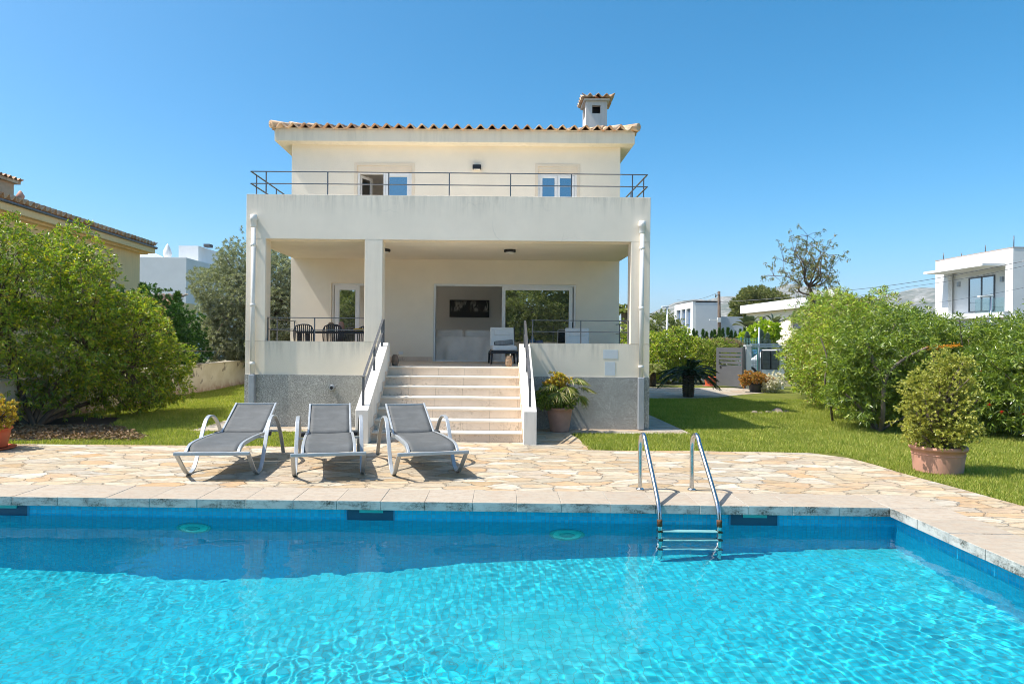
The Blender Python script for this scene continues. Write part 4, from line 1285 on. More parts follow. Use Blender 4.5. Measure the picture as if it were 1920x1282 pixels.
tag(mb.build('bare_twigs', M['bark'], tb, fix=False), kind='stuff')
# --- oleander hedge on the right
S_ = [
    ((10.9, 22.3), [((10.85, 22.3, 1.5), (1.3, 1.6, 1.5)), ((10.2, 21.0, 1.05), (1.0, 1.2, 1.1))], 'leafy oleander shrub at the far end of the right hedge, beside the gate', 1500, 'oleander'),
    ((9.7, 18.9), [((9.6, 18.9, 1.65), (1.45, 1.6, 1.5)), ((9.2, 18.2, 1.0), (1.0, 1.4, 1.0))], 'bright oleander shrub of the right hedge below the bare gum tree', 1900, 'oleander'),
    ((9.0, 16.3), [((8.85, 16.4, 1.85), (1.15, 1.4, 1.36)), ((8.6, 15.9, 1.1), (1.1, 1.2, 1.1)), ((10.1, 16.6, 1.4), (1.1, 1.2, 1.0))], 'tallest oleander shrub of the right hedge, in front of the satellite dish', 2200, 'oleander'),
    ((8.0, 14.1), [((8.25, 14.2, 1.6), (1.1, 1.0, .88)), ((7.75, 14.1, 1.0), (.85, .9, .95)), ((8.3, 13.7, 1.25), (.75, .55, .75)), ((7.5, 13.7, 1.45), (.6, .45, .6)), ((9.2, 14.7, 1.35), (.95, .9, .85))], 'oleander with a thick bare grey trunk beside the big potted jade', 2300, 'oleander_deep'),
    ((10.2, 14.3), [((10.2, 14.4, 1.35), (1.5, 1.2, 1.08)), ((9.6, 15.6, 1.5), (1.3, 1.0, 1.05)), ((10.0, 13.4, .8), (1.0, .9, .85))], 'deep green oleander shrub behind the big potted jade', 3000, 'oleander_deep'),
    ((11.6, 13.6), [((11.6, 13.6, 1.4), (1.7, 1.3, 1.1)), ((10.0, 13.0, 1.1), (.95, .8, .95)), ((10.9, 12.7, .8), (1.1, .85, .85))], 'oleander shrub with small red flowers at the right edge', 2900, 'oleander_deep'),
    ((13.6, 13.4), [((13.4, 13.2, 1.4), (1.8, 1.3, 1.12))], 'oleander shrub running out of the picture at the far right', 1800, 'oleander'),
]
for i, ((x, y), ell, lab, n, mt) in enumerate(S_):
    t, P, Dn, rs, rnd = shrub('oleander_shrub', lab, 'shrub', (x, y, 0), ell, int(n * 1.9), 8, .108, .024, mt, 'bark', 40 + i, trunks=3 if i != 3 else 1, r0=.045, nlimb=40, group='oleander hedge along the right of the lawn', lump=.24, zmin=.12, surf=.6, rand=.95, tilt=(.2, 1.45))
    if i == 3:
        mb = MB()
        mb.tube(smooth([(7.85, 13.8, -.03), (7.70, 13.42, .35), (7.62, 13.3, .85), (7.68, 13.28, 1.2), (7.98, 13.25, 1.50), (8.42, 13.2, 1.72)]), [.05 - .0013 * i for i in range(24)], 10, False)
        mb.tube(smooth([(7.64, 13.3, 1.0), (7.5, 13.4, 1.4), (7.4, 13.5, 1.8)]), .03, 7, False)
        limbs(mb, (7.85, 13.95, .1), [(7.2, 13.9, .75)], .05, .02, rnd, n=7, sag=.1, k=6)
        limbs(mb, (7.9, 13.9, .0), [(7.55, 13.3, .35), (8.3, 13.5, .4), (7.4, 14.1, .5)], .04, .015, rnd, n=6)
        mb.build('bare_limb', M['bark'], t, fix=False)
        pts = np.array([Vector((8.36, 13.2, 1.70)).lerp(Vector((9.02, 13.16, 1.77)), a) for a in rs.uniform(0, 1, 260)]) + rs.normal(0, .013, (260, 3))
        V, T = leaf_mesh(pts, unit(260, rs) + np.array([.7, 0, 0]), .045, .018, rs)
        np_mesh('orange_branch', V, T, M['orange_br'] if 'orange_br' in M else M.setdefault('orange_br', leafmat('orange_dead_leaves', [(.70, .30, .02), (.80, .40, .04), (.55, .25, .04)], .25, .6, .3)), t)
    if i == 2:
        mb = MB(); mb.tube(smooth([(7.75, 15.5, -.03), (7.42, 15.0, .6), (7.22, 14.85, .95), (7.30, 14.8, 1.4), (7.14, 14.85, 1.9)]), [.03 - .001 * i_ for i_ in range(20)], 7, False); mb.build('bare_limb', M['bark'], t, fix=False)
    if i == 5:
        k = rs.choice(len(P), 60)
        pp = P[k][np.where((P[k][:, 2] > .5) & (P[k][:, 2] < 1.6))[0]][:26]
        V, T = whorls(pp, unit(len(pp), rs), 6, .05, .04, rs)
        np_mesh('red_flowers', V, T, M['redfl'], t)
t, P, Dn, rs, rnd = None, None, None, np.random.RandomState(7), random.Random(7)
# bare upright stem in the hedge
# --- potted plants
t = thing('potted_jade', 'wide terracotta pot with a bushy yellow green jade plant on the right lawn', 'potted plant', (6.25, 9.55, 0))
mb = MB(); pot(mb, .298, .330, .375, 44, (6.25, 9.55, 0), .055)
mb.lathe([(.322, .252), (.330, .256), (.330, .264), (.322, .268)], 44, (6.25, 9.55, 0))
mb.build('pot', M['terra'], t)
mb = MB(); mb.lathe([(.30, .33), (0, .34)], 30, (6.25, 9.55, 0)); mb.build('soil', M['soil'], t)
ell = [((6.22, 9.5, .92), (.38, .42, .50)), ((6.42, 9.55, 1.24), (.26, .3, .38)), ((5.98, 9.5, .80), (.27, .34, .38)), ((6.46, 9.5, .78), (.20, .32, .36)), ((5.96, 9.45, 1.16), (.24, .26, .26)), ((6.22, 9.4, .58), (.40, .40, .22)), ((6.40, 9.5, 1.48), (.20, .24, .20))]
P, Dn = crown_points(ell, 4300, rs, .66, .36, .37)
V, T = whorls(P, Dn, 6, .030, .024, rs, .4, fold=.1)
np_mesh('foliage', V, T, M['jade'], t)
mb = MB(); limbs(mb, (6.25, 9.55, .33), [tuple(P[j]) for j in rs.choice(len(P), 70)], .028, .006, rnd, n=6, sag=.25)
mb.build('stems', M['bark'], t, fix=False)
t = thing('potted_fan_palm', 'fluted dull terracotta pot with a fan palm against the grey plinth', 'potted plant', (1.33, 13.34, .013))
mb = MB(); pot(mb, .178, .243, .48, 72, (1.33, 13.34, .013), .045, .012); mb.build('pot', M['terra_dull'], t)
mb = MB(); mb.lathe([(.2, .42), (0, .43)], 24, (1.33, 13.34, .013)); mb.build('soil', M['soil'], t)
b0 = np.array([1.33, 13.34, .45])
Pa, Aa = [], []
mb = MB()
fans = [((.30, -.18, .62), (.7, -.4, -.25), .30), ((.12, -.22, .46), (.5, -.7, -.55), .32), ((-.16, -.18, .48), (-.8, -.5, -.2), .26), ((.42, -.05, .44), (1, -.3, -.2), .30), ((.22, -.14, .56), (.8, -.4, -.05), .28), ((-.04, -.25, .36), (-.1, -.9, -.6), .26), ((-.22, -.2, .28), (-.5, -.7, -.7), .26), ((.36, -.16, .28), (.6, -.5, -.9), .36)]
for (o_, d_, L_) in fans:
    c = b0 + np.array(o_); d = np.array(d_) / np.linalg.norm(d_)
    side = np.cross(d, [0, 0, 1.0]); side /= np.linalg.norm(side) + 1e-6
    mb.tube([b0 + np.array([0, 0, -.05]), (b0 + c) / 2 + np.array([0, 0, .12]), c], [.012, .009, .007], 5, False)
    for k in range(17):
        a = (k - 8) / 8 * 1.45
        Pa.append(c); Aa.append(d * math.cos(a) + side * math.sin(a) + np.array([0, 0, -.12]))
V, T = leaf_mesh(np.array(Pa), np.array(Aa), .30, .026, rs, .25, .12, .18)
np_mesh('fan_leaves', V, T, M['palmleaf'], t)
P, Dn = crown_points([((1.10, 13.25, .70), (.27, .22, .24)), ((1.40, 13.2, .62), (.26, .2, .17)), ((1.03, 13.25, .62), (.18, .18, .16))], 520, rs, .6, .2, .46)
V, T = whorls(P, Dn, 7, .05, .032, rs, .5); np_mesh('leafy_clump', V, T, M['oleander_deep'], t)
P, Dn = crown_points([((1.30, 13.3, 1.02), (.20, .17, .16)), ((1.14, 13.3, .93), (.12, .12, .09))], 130, rs, .6, .2, .5)
V, T = whorls(P, Dn, 8, .055, .034, rs, .6); np_mesh('yellow_rosettes', V, T, M['succ'], t)
for q in P[:30]: mb.tube([b0, (b0 + q) / 2 + np.array([.02, 0, .03]), q], [.012, .01, .006], 5, False)
mb.build('stems', M['bark'], t, fix=False)
t = thing('potted_succulent', 'orange plastic pot with a yellow branching succulent at the left edge', 'potted plant', (-7.83, 10.68, .017))
mb = MB(); pot(mb, .215, .265, .31, 40, (-7.83, 10.68, .045), .03); mb.build('pot', M['terra_red'], t)
mb = MB(); mb.lathe([(.27, 0), (.32, .012), (.34, .035), (.325, .035), (.3, .02), (0, .02)], 36, (-7.83, 10.68, .017)); mb.build('saucer', M['terra_red'], t)
P, Dn = crown_points([((-7.83, 10.65, .64), (.36, .34, .26)), ((-7.66, 10.6, .50), (.24, .24, .2)), ((-8.0, 10.6, .5), (.24, .24, .2))], 300, rs, .7, .2, .34)
V, T = whorls(P, Dn, 11, .052, .03, rs, .7); np_mesh('rosettes', V, T, M['succ'], t)
mb = MB(); limbs(mb, (-7.83, 10.68, .3), [tuple(q) for q in P[:90]], .02, .007, rnd, n=5)
mb.build('stems', M['bark'], t, fix=False)
# --- cycads
def cycad(x, y, h, r, nf, label, seed, leaf='cycad', tr=.15):
    rs = np.random.RandomState(seed)
    t = thing('cycad', label, 'cycad', (x, y, 0), 0, 'cycads beside the house')
    mb = MB(); prof = [(tr * .95, -.02)]
    for i in range(12):
        f = i / 11
        prof += [(tr * (1.06 + .12 * math.sin(f * 3)), h * (f * .95)), (tr * (.92 + .12 * math.sin(f * 3)), h * (f * .95 + .035))]
    mb.lathe(prof + [(0, h)], 18, (x, y, 0), False, .05); mb.build('trunk', M['bark_dark'], t)
    Pa, Aa, Ls = [], [], []
    mb = MB()
    for i in range(nf):
        az = i * 2.399; el = math.radians(rs.uniform(6, 55)); L = r * rs.uniform(.85, 1.1)
        hd = np.array([math.cos(az), math.sin(az), 0.0])
        prev, pts = None, []
        for k in range(13):
            f = k / 12
            d = L * f
            pts.append(np.array([x, y, h]) + hd * d * math.cos(el) * (1 - .12 * f) + np.array([0, 0, d * math.sin(el) - .62 * L * f * f * math.cos(el) ** .5 * .8]))
        mb.tube([Vector(p) for p in pts], [.012 - .0007 * k for k in range(13)], 4, False)
        side = np.cross(hd, [0, 0, 1.0])
        for k in range(40):
            f = .12 + .88 * k / 39
            j = min(int(f * 12), 11); p = pts[j] + (pts[j + 1] - pts[j]) * (f * 12 - j)
            tan = pts[j + 1] - pts[j]; tan /= np.linalg.norm(tan)
            for s in (-1, 1):
                Pa.append(p); Aa.append(side * s + tan * .75 + np.array([0, 0, .22])); Ls.append(1)
    mb.build('rachis', M[leaf], t, fix=False)
    V, T = leaf_mesh(np.array(Pa), np.array(Aa), r * .155, .016 * r / .9, rs, .3, .12, .15)
    np_mesh('fronds', V, T, M[leaf], t)
    return t
cycad(6.3, 21.9, .70, 1.16, 30, 'dark green cycad with a stout trunk on the edge of the side path', 3, 'cycad', .165)
cycad(6.3, 26.9, .52, .95, 34, 'smaller pale green cycad half hidden by the corner of the villa', 4, 'palmleaf', .15)
# --- right rear garden: shrubs, pots, flowers
shrub('rounded_shrub', 'large rounded light green shrub behind the dark cycad', 'shrub', (7.6, 29.3, 0), [((7.5, 29.4, 1.25), (1.25, 1.1, 1.15)), ((8.5, 29.4, 1.1), (1.0, 1.0, .95)), ((6.95, 28.9, .8), (.8, .8, .8))], 2600, 9, .10, .045, 'lime2' if 'lime2' in M else M.setdefault('lime2', M['oleander']) and 'lime2', 'bark', 61, nlimb=20)
shrub('clipped_hedge', 'yellowing hedge between the light shrub and the grey gate', 'hedge', (9.3, 28.9, 0), [((9.2, 28.6, .95), (.75, .7, .95)), ((9.8, 29.2, .95), (.7, .7, .95))], 1500, 8, .08, .035, 'hedgemix', 'bark', 62, nlimb=16)
shrub('dry_hedge', 'dry brown hedge top above the open grey gate', 'hedge', (9.9, 30.0, 0), [((9.6, 30.0, 1.62), (.7, .5, .28)), ((10.35, 30.0, 1.66), (.65, .5, .28))], 700, 9, .11, .014, 'dry', 'bark', 63, nlimb=60, zmin=1.2)
shrub('flowering_plant', 'low plant covered in whitish flowers beside the black pot', 'plant', (9.85, 24.3, 0), [((9.8, 24.2, .32), (.38, .35, .32)), ((10.1, 24.3, .42), (.32, .3, .34))], 420, 7, .06, .04, 'whitefl', 'bark', 64, nlimb=10, r0=.02)
t = thing('potted_shrub', 'round black pot with an orange leaved plant at the end of the path', 'potted plant', (9.38, 24.3, .013))
mb = MB(); pot(mb, .185, .245, .30, 30, (9.38, 24.3, .013), .03); mb.build('pot', M['chair'], t)
rs = np.random.RandomState(9)
P, Dn = crown_points([((9.25, 24.2, .52), (.42, .3, .24)), ((8.95, 24.15, .45), (.22, .2, .26)), ((9.65, 24.2, .5), (.3, .25, .18))], 330, rs, .6, .2, .2)
V, T = whorls(P, Dn, 8, .07, .035, rs, .5); np_mesh('foliage', V, T, M['orange'], t)
mb = MB(); limbs(mb, (9.38, 24.3, .28), [tuple(q) for q in P[:40]], .014, .005, rnd, n=5); mb.build('stems', M['bark'], t, fix=False)
t = thing('planter_pot', 'terracotta pot on a saucer at the foot of the open gate', 'pot', (8.7, 27.2, .0))
mb = MB(); pot(mb, .19, .235, .36, 30, (8.7, 27.2, .03), .04); mb.build('pot', M['terra_red'], t)
mb = MB(); mb.lathe([(.25, 0), (.31, .03), (.28, .03), (0, .02)], 30, (8.7, 27.2, 0)); mb.build('saucer', M['terra'], t)
def small_palm(name, x, y, h, r, nf, leaf, label, seed, group=None, wide=.03, trunk=.06):
    rs = np.random.RandomState(seed)
    t = thing(name, label, 'palm', (x, y, 0), 0, group)
    mb = MB(); mb.tube([(x, y, -.02), (x + .03, y, h * .5), (x, y, h)], [trunk, trunk * .9, trunk * .8], 9); mb.build('trunk', M['bark'], t, fix=False)
    Pa, Aa = [], []
    for i in range(nf):
        az = i * 2.399; el = math.radians(rs.uniform(15, 75)); hd = np.array([math.cos(az), math.sin(az), 0])
        for k in range(26):
            f = .15 + .85 * k / 25
            p = np.array([x, y, h]) + hd * r * f * math.cos(el) + np.array([0, 0, r * f * math.sin(el) - .55 * r * f * f])
            side = np.cross(hd, [0, 0, 1.0])
            for s in (-1, 1): Pa.append(p); Aa.append(side * s * .9 + hd * .7 + np.array([0, 0, -.1]))
    V, T = leaf_mesh(np.array(Pa), np.array(Aa), r * .28, wide, rs, .25, .25, .2)
    np_mesh('fronds', V, T, M[leaf], t)
small_palm('young_palm', 9.95, 25.2, .30, .75, 12, 'palmleaf', 'small palm arching over the orange potted plant', 5)
# rocks on the lawn
def rockmesh(mb, c, r, seed, fl=.6):
    import bmesh
    rr = np.random.RandomState(seed)
    bm = bmesh.new(); bmesh.ops.create_icosphere(bm, subdivisions=2, radius=1)
    a = rr.uniform(-1, 1, (7, 3)); a /= np.linalg.norm(a, axis=1, keepdims=True); b = rr.uniform(.55, .9, 7)
    vs = []
    for v in bm.verts:
        p = np.array(v.co)
        for ai, bi in zip(a, b):
            d = p @ ai
            if d > bi: p = p - ai * (d - bi)
        vs.append(np.array(c) + p * np.array([r, r * .8, r * fl]))
    mb.add(vs, [[v.index for v in f.verts] for f in bm.faces]); bm.free()
M['rock'] = basic('pale_rock', (.26, .21, .17), .9, 0, .35, 12, .4, 60)
for i, (px, py, r, lab) in enumerate(((1415, 776, .09, 'flat pale rock at the left end of the row on the lawn'), (1427, 777, .08, 'smallest rounded rock in the row on the lawn'), (1440, 776, .10, 'grey rock in the middle of the row on the lawn'), (1458, 775, .17, 'biggest brown rock at the right of the row on the lawn'), (1474, 774, .08, 'low rock at the tip of the house shadow on the lawn'))):
    g_ = gr(px, py)
    mb = MB(); rockmesh(mb, (g_.x, g_.y, r * .3), r, 70 + i, .65)
    o = mb.build('rock', M['rock'], None, org=(g_.x, g_.y, 0)); tag(o, lab, 'rock', 'rocks lying on the right lawn')
# soil bed and leaf litter under the bush
rs = np.random.RandomState(15)
mb = MB(); mb.prism(jag([(-12, 11.7), (-8.2, 11.65), (-7.0, 12.0), (-6.3, 12.4), (-6.6, 12.7), (-7.6, 13.1), (-8.0, 15), (-9.3, 16), (-12, 16)], .14, .3), -.01, .012)
o = mb.build('soil_bed', M['soil']); tag(o, kind='structure')
n = 5200
pp = np.stack([rs.uniform(-9.2, -6.1, n), rs.uniform(11.75, 13.4, n), rs.uniform(.012, .05, n)], 1)
pp = pp[(pp[:, 1] - 11.6) < (-5.9 - pp[:, 0]) * 1.1 + .25]
ln = rs.normal(size=(len(pp), 3)); ln[:, 2] *= .3
V, T = leaf_mesh(pp, ln, .07, .035, rs, .35, 0, .4)
o = np_mesh('leaf_litter', V, T, M['litter']); tag(o, kind='stuff')
# lawn blades
rs = np.random.RandomState(77)
def lawn_pts(n):
    a = []
    # right lawn in front and beside the house
    y = 7.0 + (24.0 - 7.0) * rs.uniform(0, 1, n) ** 1.5
    x = rs.uniform(1.2, 11, n)
    k = ((y > 11.08) & (y < 13.12) & (x > 1.58 + .02 * np.sin(y * 9))) | ((y >= 13.1) & (x > 3.86 - (y - 13.1) * .015) & (y < 21.0)) | ((y <= 11.08) & (x > 5.62 + (9.9 - np.minimum(y, 9.9)) * .10))
    k &= ~((y > 21) & (y > 21 + (x - 3.7) * .42))
    k &= (x < 10.5) & (x * 1280 / y < 1400)
    a.append(np.stack([x[k], y[k]], 1))
    m = int(n * .35)
    x = rs.uniform(-9.3, -2.3, m); y = rs.uniform(11.18, 27, m)
    k = (y < 13.0) | (x < -5.66)
    bed = (x < -6.4) & (y > 11.55 + np.maximum(0, x + 7.8) * .75) & (y < 15) & (y < 12.9 + np.maximum(0, -7.4 - x) * 3)
    k &= ~bed
    k &= -x * 1280 / y < 1250
    a.append(np.stack([x[k], y[k]], 1))
    return np.concatenate(a)
g2 = lawn_pts(480000)
n = len(g2)
h = rs.uniform(.022, .055, n) * (1 + .5 * np.clip(np.sin(g2[:, 0] * 1.9 + 1) * np.sin(g2[:, 1] * 1.6), 0, 1)) * (1 + (g2[:, 1] > 15) * .3)
w = rs.uniform(.004, .008, n) * (1 + np.maximum(0, g2[:, 1] - 12) * .06)
th = rs.uniform(0, 2 * PI, n); ln = rs.uniform(.1, .9, n) * h
ca, sa = np.cos(th), np.sin(th)
b3 = np.concatenate([g2, np.zeros((n, 1))], 1)
off = np.stack([ca * w, sa * w, np.zeros(n)], 1)
th2 = rs.uniform(0, 2 * PI, n)
tip = b3 + np.stack([np.cos(th2) * ln, np.sin(th2) * ln, h], 1)
V = np.stack([b3 - off, b3 + off, tip], 1).reshape(-1, 3)
T = np.arange(3 * n).reshape(-1, 3)
o = np_mesh('lawn_grass', V, T, M['grass']); tag(o, kind='stuff')
# ------------------------------------------------------------------ left boundary and neighbours
mb = MB(); mb.box(-9.62, -9.36, 9, 31, 0, .90); mb.box(-9.65, -9.33, 9, 31, .90, .935)
o = mb.build('boundary_wall', M['peel'], None, org=(-9.5, 20, 0), bevel=.01); tag(o, 'low cream boundary wall with peeling plaster behind the left bush', 'wall')
shrub('dark_shrub', 'dense dark green shrub between the left bush and the olive tree', 'shrub', (-9.9, 20.6, 0), [((-10.2, 20.6, 1.8), (.95, 1.3, 1.4)), ((-10.35, 22.4, 1.5), (.85, 1.2, 1.2)), ((-11.1, 20.2, 1.95), (.9, 1.0, 1.2))], 4200, 9, .09, .045, 'darkgreen', 'bark_dark', 81, nlimb=30)
def cypress(x, y, h, r, label, seed, leaf='cypress', name='cypress_tree', group=None, n=700, cat='tree', zb=.1):
    rs = np.random.RandomState(seed)
    t = thing(name, label, cat, (x, y, 0), 0, group)
    f = rs.uniform(0, 1, n) ** .8
    rad = r * (1 - f) ** .75 * (.35 + .65 * rs.uniform(0, 1, n)) * (.75 + .25 * np.minimum(f * 6, 1))
    a = rs.uniform(0, 6.3, n)
    P = np.stack([x + rad * np.cos(a), y + rad * np.sin(a), zb + f * (h - zb)], 1)
    Dn = np.stack([np.cos(a), np.sin(a), np.full(n, 1.2)], 1); Dn /= np.linalg.norm(Dn, axis=1, keepdims=True)
    V, T = whorls(P, Dn, 7, .16 * h / 2.5, .035 * h / 2.5, rs, .8, .3, (.1, .7)); np_mesh('crown', V, T, M[leaf], t)
    mb = MB(); mb.tube([(x, y, -.02), (x, y, h * .8)], [r * .12 + .03, .02], 7); mb.build('trunk', M['bark_dark'], t, fix=False)
cypress(-12.3, 24.0, 3.55, .45, 'small pointed cypress rising behind the left bush', 82)
cypress(-10.9, 23.6, 3.25, .35, 'small pointed cypress between the bush and the olive tree', 83)
shrub('olive_tree', 'grey green olive tree standing behind the left corner of the villa', 'tree', (-8.6, 26.2, 0), [((-9.9, 26.2, 3.3), (1.55, 1.5, 2.0)), ((-8.5, 26.2, 3.6), (1.35, 1.5, 1.75)), ((-7.9, 26.3, 2.6), (1.1, 1.4, 1.7)), ((-9.6, 25.8, 1.9), (1.6, 1.2, 1.2)), ((-8.3, 26, 1.7), (1.2, 1.2, 1.0))], 11500, 10, .105, .028, 'olive', 'bark', 84, trunks=2, r0=.14, nlimb=60, lump=.24, surf=.6, zmin=.7, twig=.012, up=.3)
# yellow house on the left
yx = lambda y: -14.2 - (y - 19.7) * .063
nh = thing('neighbour_house', 'yellow house with a tiled roof and dark gutter beyond the left bush', 'house', (-19, 24, 0))
ax = math.atan(.063)
def rotp(mb, name, mat, par, **kw):
    # turn the house slightly about its far eave corner
    c, s = math.cos(ax), math.sin(ax)
    ox, oy = -14.86, 30.2
    mb.v = [(ox + (x - ox) * c - (y - oy) * s, oy + (x - ox) * s + (y - oy) * c, z) for x, y, z in mb.v]
    return mb.build(name, mat, par, **kw)
NX, NY0, NY1 = -14.86, 12.0, 30.2
mb = MB()
mb.holes(NY0, NY1 - .5, 0, 5.45, NX - .77, NX - .52, [(22.2, 23.2, 3.2, 4.5), (26.2, 27.2, 3.2, 4.5)], 'x')
mb.box(NX - 8, NX - .77, NY1 - .75, NY1 - .5, 0, 5.45); mb.box(NX - 8, NX - .77, NY0, NY0 + .25, 0, 5.45)
rotp(mb, 'wall', M['yellowwall'], nh)
for a, b in ((22.2, 23.2), (26.2, 27.2)):
    mb = MB(); mb.box(NX - .70, NX - .66, a, b, 3.2, 4.5); rotp(mb, 'window', M['darkglass'], nh)
mb = MB(); mb.box(NX - 8.4, NX - .06, NY0 - .4, NY1 - .06, 5.45, 5.72); mb.box(NX - 8.3, NX - .28, NY0 - .3, NY1 - .28, 5.38, 5.45)
rotp(mb, 'eaves', M['yellowwall'], nh)
mb = MB(); mb.tube([(NX - .01, NY0 - .4, 5.70), (NX - .01, NY1, 5.70)], .045, 8); mb.tube([(NX - .01, NY1, 5.70), (NX - 8, NY1, 5.70)], .055, 8)
rotp(mb, 'gutter', M['rail'], nh)
mb = MB(); pt = math.radians(15.0); c_, s_ = math.cos(pt), math.sin(pt)
LN = NY1 - NY0 + .4
tile_slope(mb, (NX, NY0 - .4, 5.835), (0, 1, 0), (-c_, 0, s_), (s_, 0, c_), LN, 4.2 / c_, .30, .085, .42, c_, c_)
tile_slope(mb, (NX, NY1, 5.835), (-1, 0, 0), (0, -c_, s_), (0, s_, c_), 8.4, 4.2 / c_, .30, .065, .42, c_, c_)
nr = rotp(mb, 'roof', M['tile'], nh, fix=False)
sm = nr.modifiers.new('thick', 'SOLIDIFY'); sm.thickness = .02; sm.offset = -1
q = at(5, 335, 22.5)
mb = MB(); mb.box(q.x - 1.0, q.x + .02, 22.3, 23.0, 5.9, q.z + .03); mb.build('chimney', basic('tan_chimney', (.62, .42, .27), .9), nr)
mb = MB()
x0_, x1_, y0_, y1_, zz = q.x - 1.15, q.x + .22, 22.1, 23.2, q.z + .06
hh = (y1_ - y0_) / 2
tile_slope(mb, (x0_, y0_, zz), (1, 0, 0), (0, c_, s_), (0, -s_, c_), x1_ - x0_, hh / c_, .23, .05, .3, 0, c_)
tile_slope(mb, (x1_, y0_, zz), (0, 1, 0), (-c_, 0, s_), (s_, 0, c_), y1_ - y0_, hh / c_, .23, .05, .3, c_, c_)
tile_slope(mb, (x1_, y1_, zz), (-1, 0, 0), (0, -c_, s_), (0, s_, c_), x1_ - x0_, hh / c_, .23, .05, .3, c_, 0)
mb.box(x0_ + .06, x1_ - .06, y0_ + .06, y1_ - .06, zz - .12, zz - .02)
o = mb.build('chimney_cap', M['tile'], nr, fix=False)
q = at(38, 377, 21.3)
mb = MB(); mb.lathe([(.03, -.35), (.05, -.02), (.04, .02), (.11, .09), (.12, .16), (.07, .25), (.03, .31), (.0, .33)], 14, q); mb.build('roof_finial', M['terra'], nr)
mb = MB(); mb.box(-13.4, -9.9, 28.5, 28.8, 0, 3.3)
# small tiled roof peeping over the shrub
t = thing('garden_shed', 'low outbuilding with a dark red tiled roof behind the left shrubs', 'shed', (-14.2, 34, 0))
q0, q1 = at(268, 548, 34), at(305, 553, 34)
mb = MB(); mb.box(q0.x - 1, q1.x + .3, 34.2, 37, 0, q1.z - .3); mb.build('wall', M['yellowwall'], t)
mb = MB(); tile_slope(mb, (q0.x - 1.2, 33.8, q1.z - .35), (1, 0, 0), (0, c_, s_), (0, -s_, c_), q1.x - q0.x + 1.8, 1.8, .3, .06, .42); o = mb.build('roof', M['tile'], t, fix=False)
# white modern house on the left
wh = thing('modern_house', 'white flat roofed house seen between the yellow house and the olive tree', 'house', (-26.6, 56, 0))
mb = MB(); mb.box(-33, -24.7, 55, 68, 0, 8.15); mb.box(-32.9, -24.8, 55.1, 55.3, 8.15, 8.2); mb.build('wall', M['whitehouse'], wh)
qa, qb = at(335, 462, 62), at(372, 462, 62)
mb = MB(); mb.box(qa.x, qb.x, 62, 74, 8.15, qb.z + .05); mb.build('roof_block', M['whitehouse'], wh)
mb = MB(); mb.box(qa.x + 2.0, qa.x + 2.55, 62.6, 63.4, qb.z + .05, qb.z + .32); mb.build('chimney', M['roofdark'], wh)
qc = at(274, 470, 60); qd = at(330, 483, 60)
mb = MB(); mb.prism([(qc.x - 3, 8.15), (qd.x, 8.15), (qd.x, 8.22), (qc.x, qc.z + .1), (qc.x - 3, qc.z + .1)], 60, 60.4, 'y'); mb.build('parapet', M['whitehouse'], wh)
q = at(314, 479, 58)
mb = MB(); mb.lathe([(.03, -1.2), (.03, -.2), (.28, -.15), (.36, .1), (.30, .45), (.12, .85), (0, 1.0)], 10, (q.x, 58, q.z)); o = mb.build('closed_parasol', M['cush'], None, org=(q.x, 58, q.z - 1.2)); tag(o, 'closed pale parasol standing on the roof of the white house', 'parasol')
def basic_glass(name):
    m = NM(name)
    g = m.n('BsdfGlossy', {'Color': (.9, .95, .95), 'Roughness': .02}).outputs[0]
    t = m.n('BsdfTransparent', {'Color': (.84, .92, .91)}).outputs[0]
    return m.out(m.n('MixShader', {0: .10, 1: t, 2: g}).outputs[0])
# ------------------------------------------------------------------ gate and street on the right
gt = thing('garden_gate', 'open grey metal gate leaf with narrow slots and a lever handle', 'gate', (9.55, 25.9, 0))
def gate_leaf(parent, p, q, h, slots, mat, th=.04):
    # panel between ground points p and q with horizontal see-through slots
    p, q = Vector(p), Vector(q)
    d = (q - p); L = d.length; ex = d.normalized(); ey = Vector((-ex.y, ex.x, 0))
    mb = MB(); mb.holes(0, L, .06, h, -th / 2, th / 2, [(.10 * L, .95 * L, a, b) for a, b in slots])
    mb.v = [tuple(p + ex * x + ey * y + Vector((0, 0, z))) for x, y, z in mb.v]
    return mb.build('leaf', mat, parent)
pa, pb_ = (8.88, 27.0, 0), (9.53, 25.95, 0)
lf = gate_leaf(gt, pa, pb_, 1.56, [(.88 + .15 * k, .925 + .15 * k) for k in range(4)], M['gategrey'])
mb = MB(); mb.box(9.53, 9.61, 25.90, 26.02, 0, 1.60); mb.build('hinge_post', M['rail'], gt, bevel=.004)
mb = MB(); mb.bar((8.93, 26.88, 1.0), (8.93, 26.72, 1.0), .03, .03); mb.bar((8.92, 26.74, 1.0), (9.04, 26.56, 1.0), .025, .025); mb.build('handle', M['steel'], lf)
mb = MB(); mb.bar((8.97, 26.84, .80), (9.0, 26.78, .80), .06, .10); mb.build('lock', M['black'], lf)
gw = thing('gate_pillar', 'pale grey gate pillar right of the open gate leaf', 'pillar', (9.8, 26.0, 0))
mb = MB(); mb.box(9.66, 9.86, 25.95, 26.2, 0, 1.62); mb.box(9.64, 9.88, 25.93, 26.22, 1.62, 1.66); mb.build('pillar_body', M['whitehouse'], gw, bevel=.006)
M['bluegrey'] = basic('blue_grey_steel', (.32, .38, .43), .45, .3, .06, 5)
t = thing('letterbox_unit', 'grey slatted letterbox cabinet in a white frame under a steel canopy', 'letterbox', (10.6, 26.1, 0))
mb = MB(); mb.box(10.30, 10.95, 26.0, 26.25, 0, .72); mb.box(10.95, 11.12, 25.98, 26.27, 0, 1.55); mb.build('base_wall', M['greyhouse'], t)
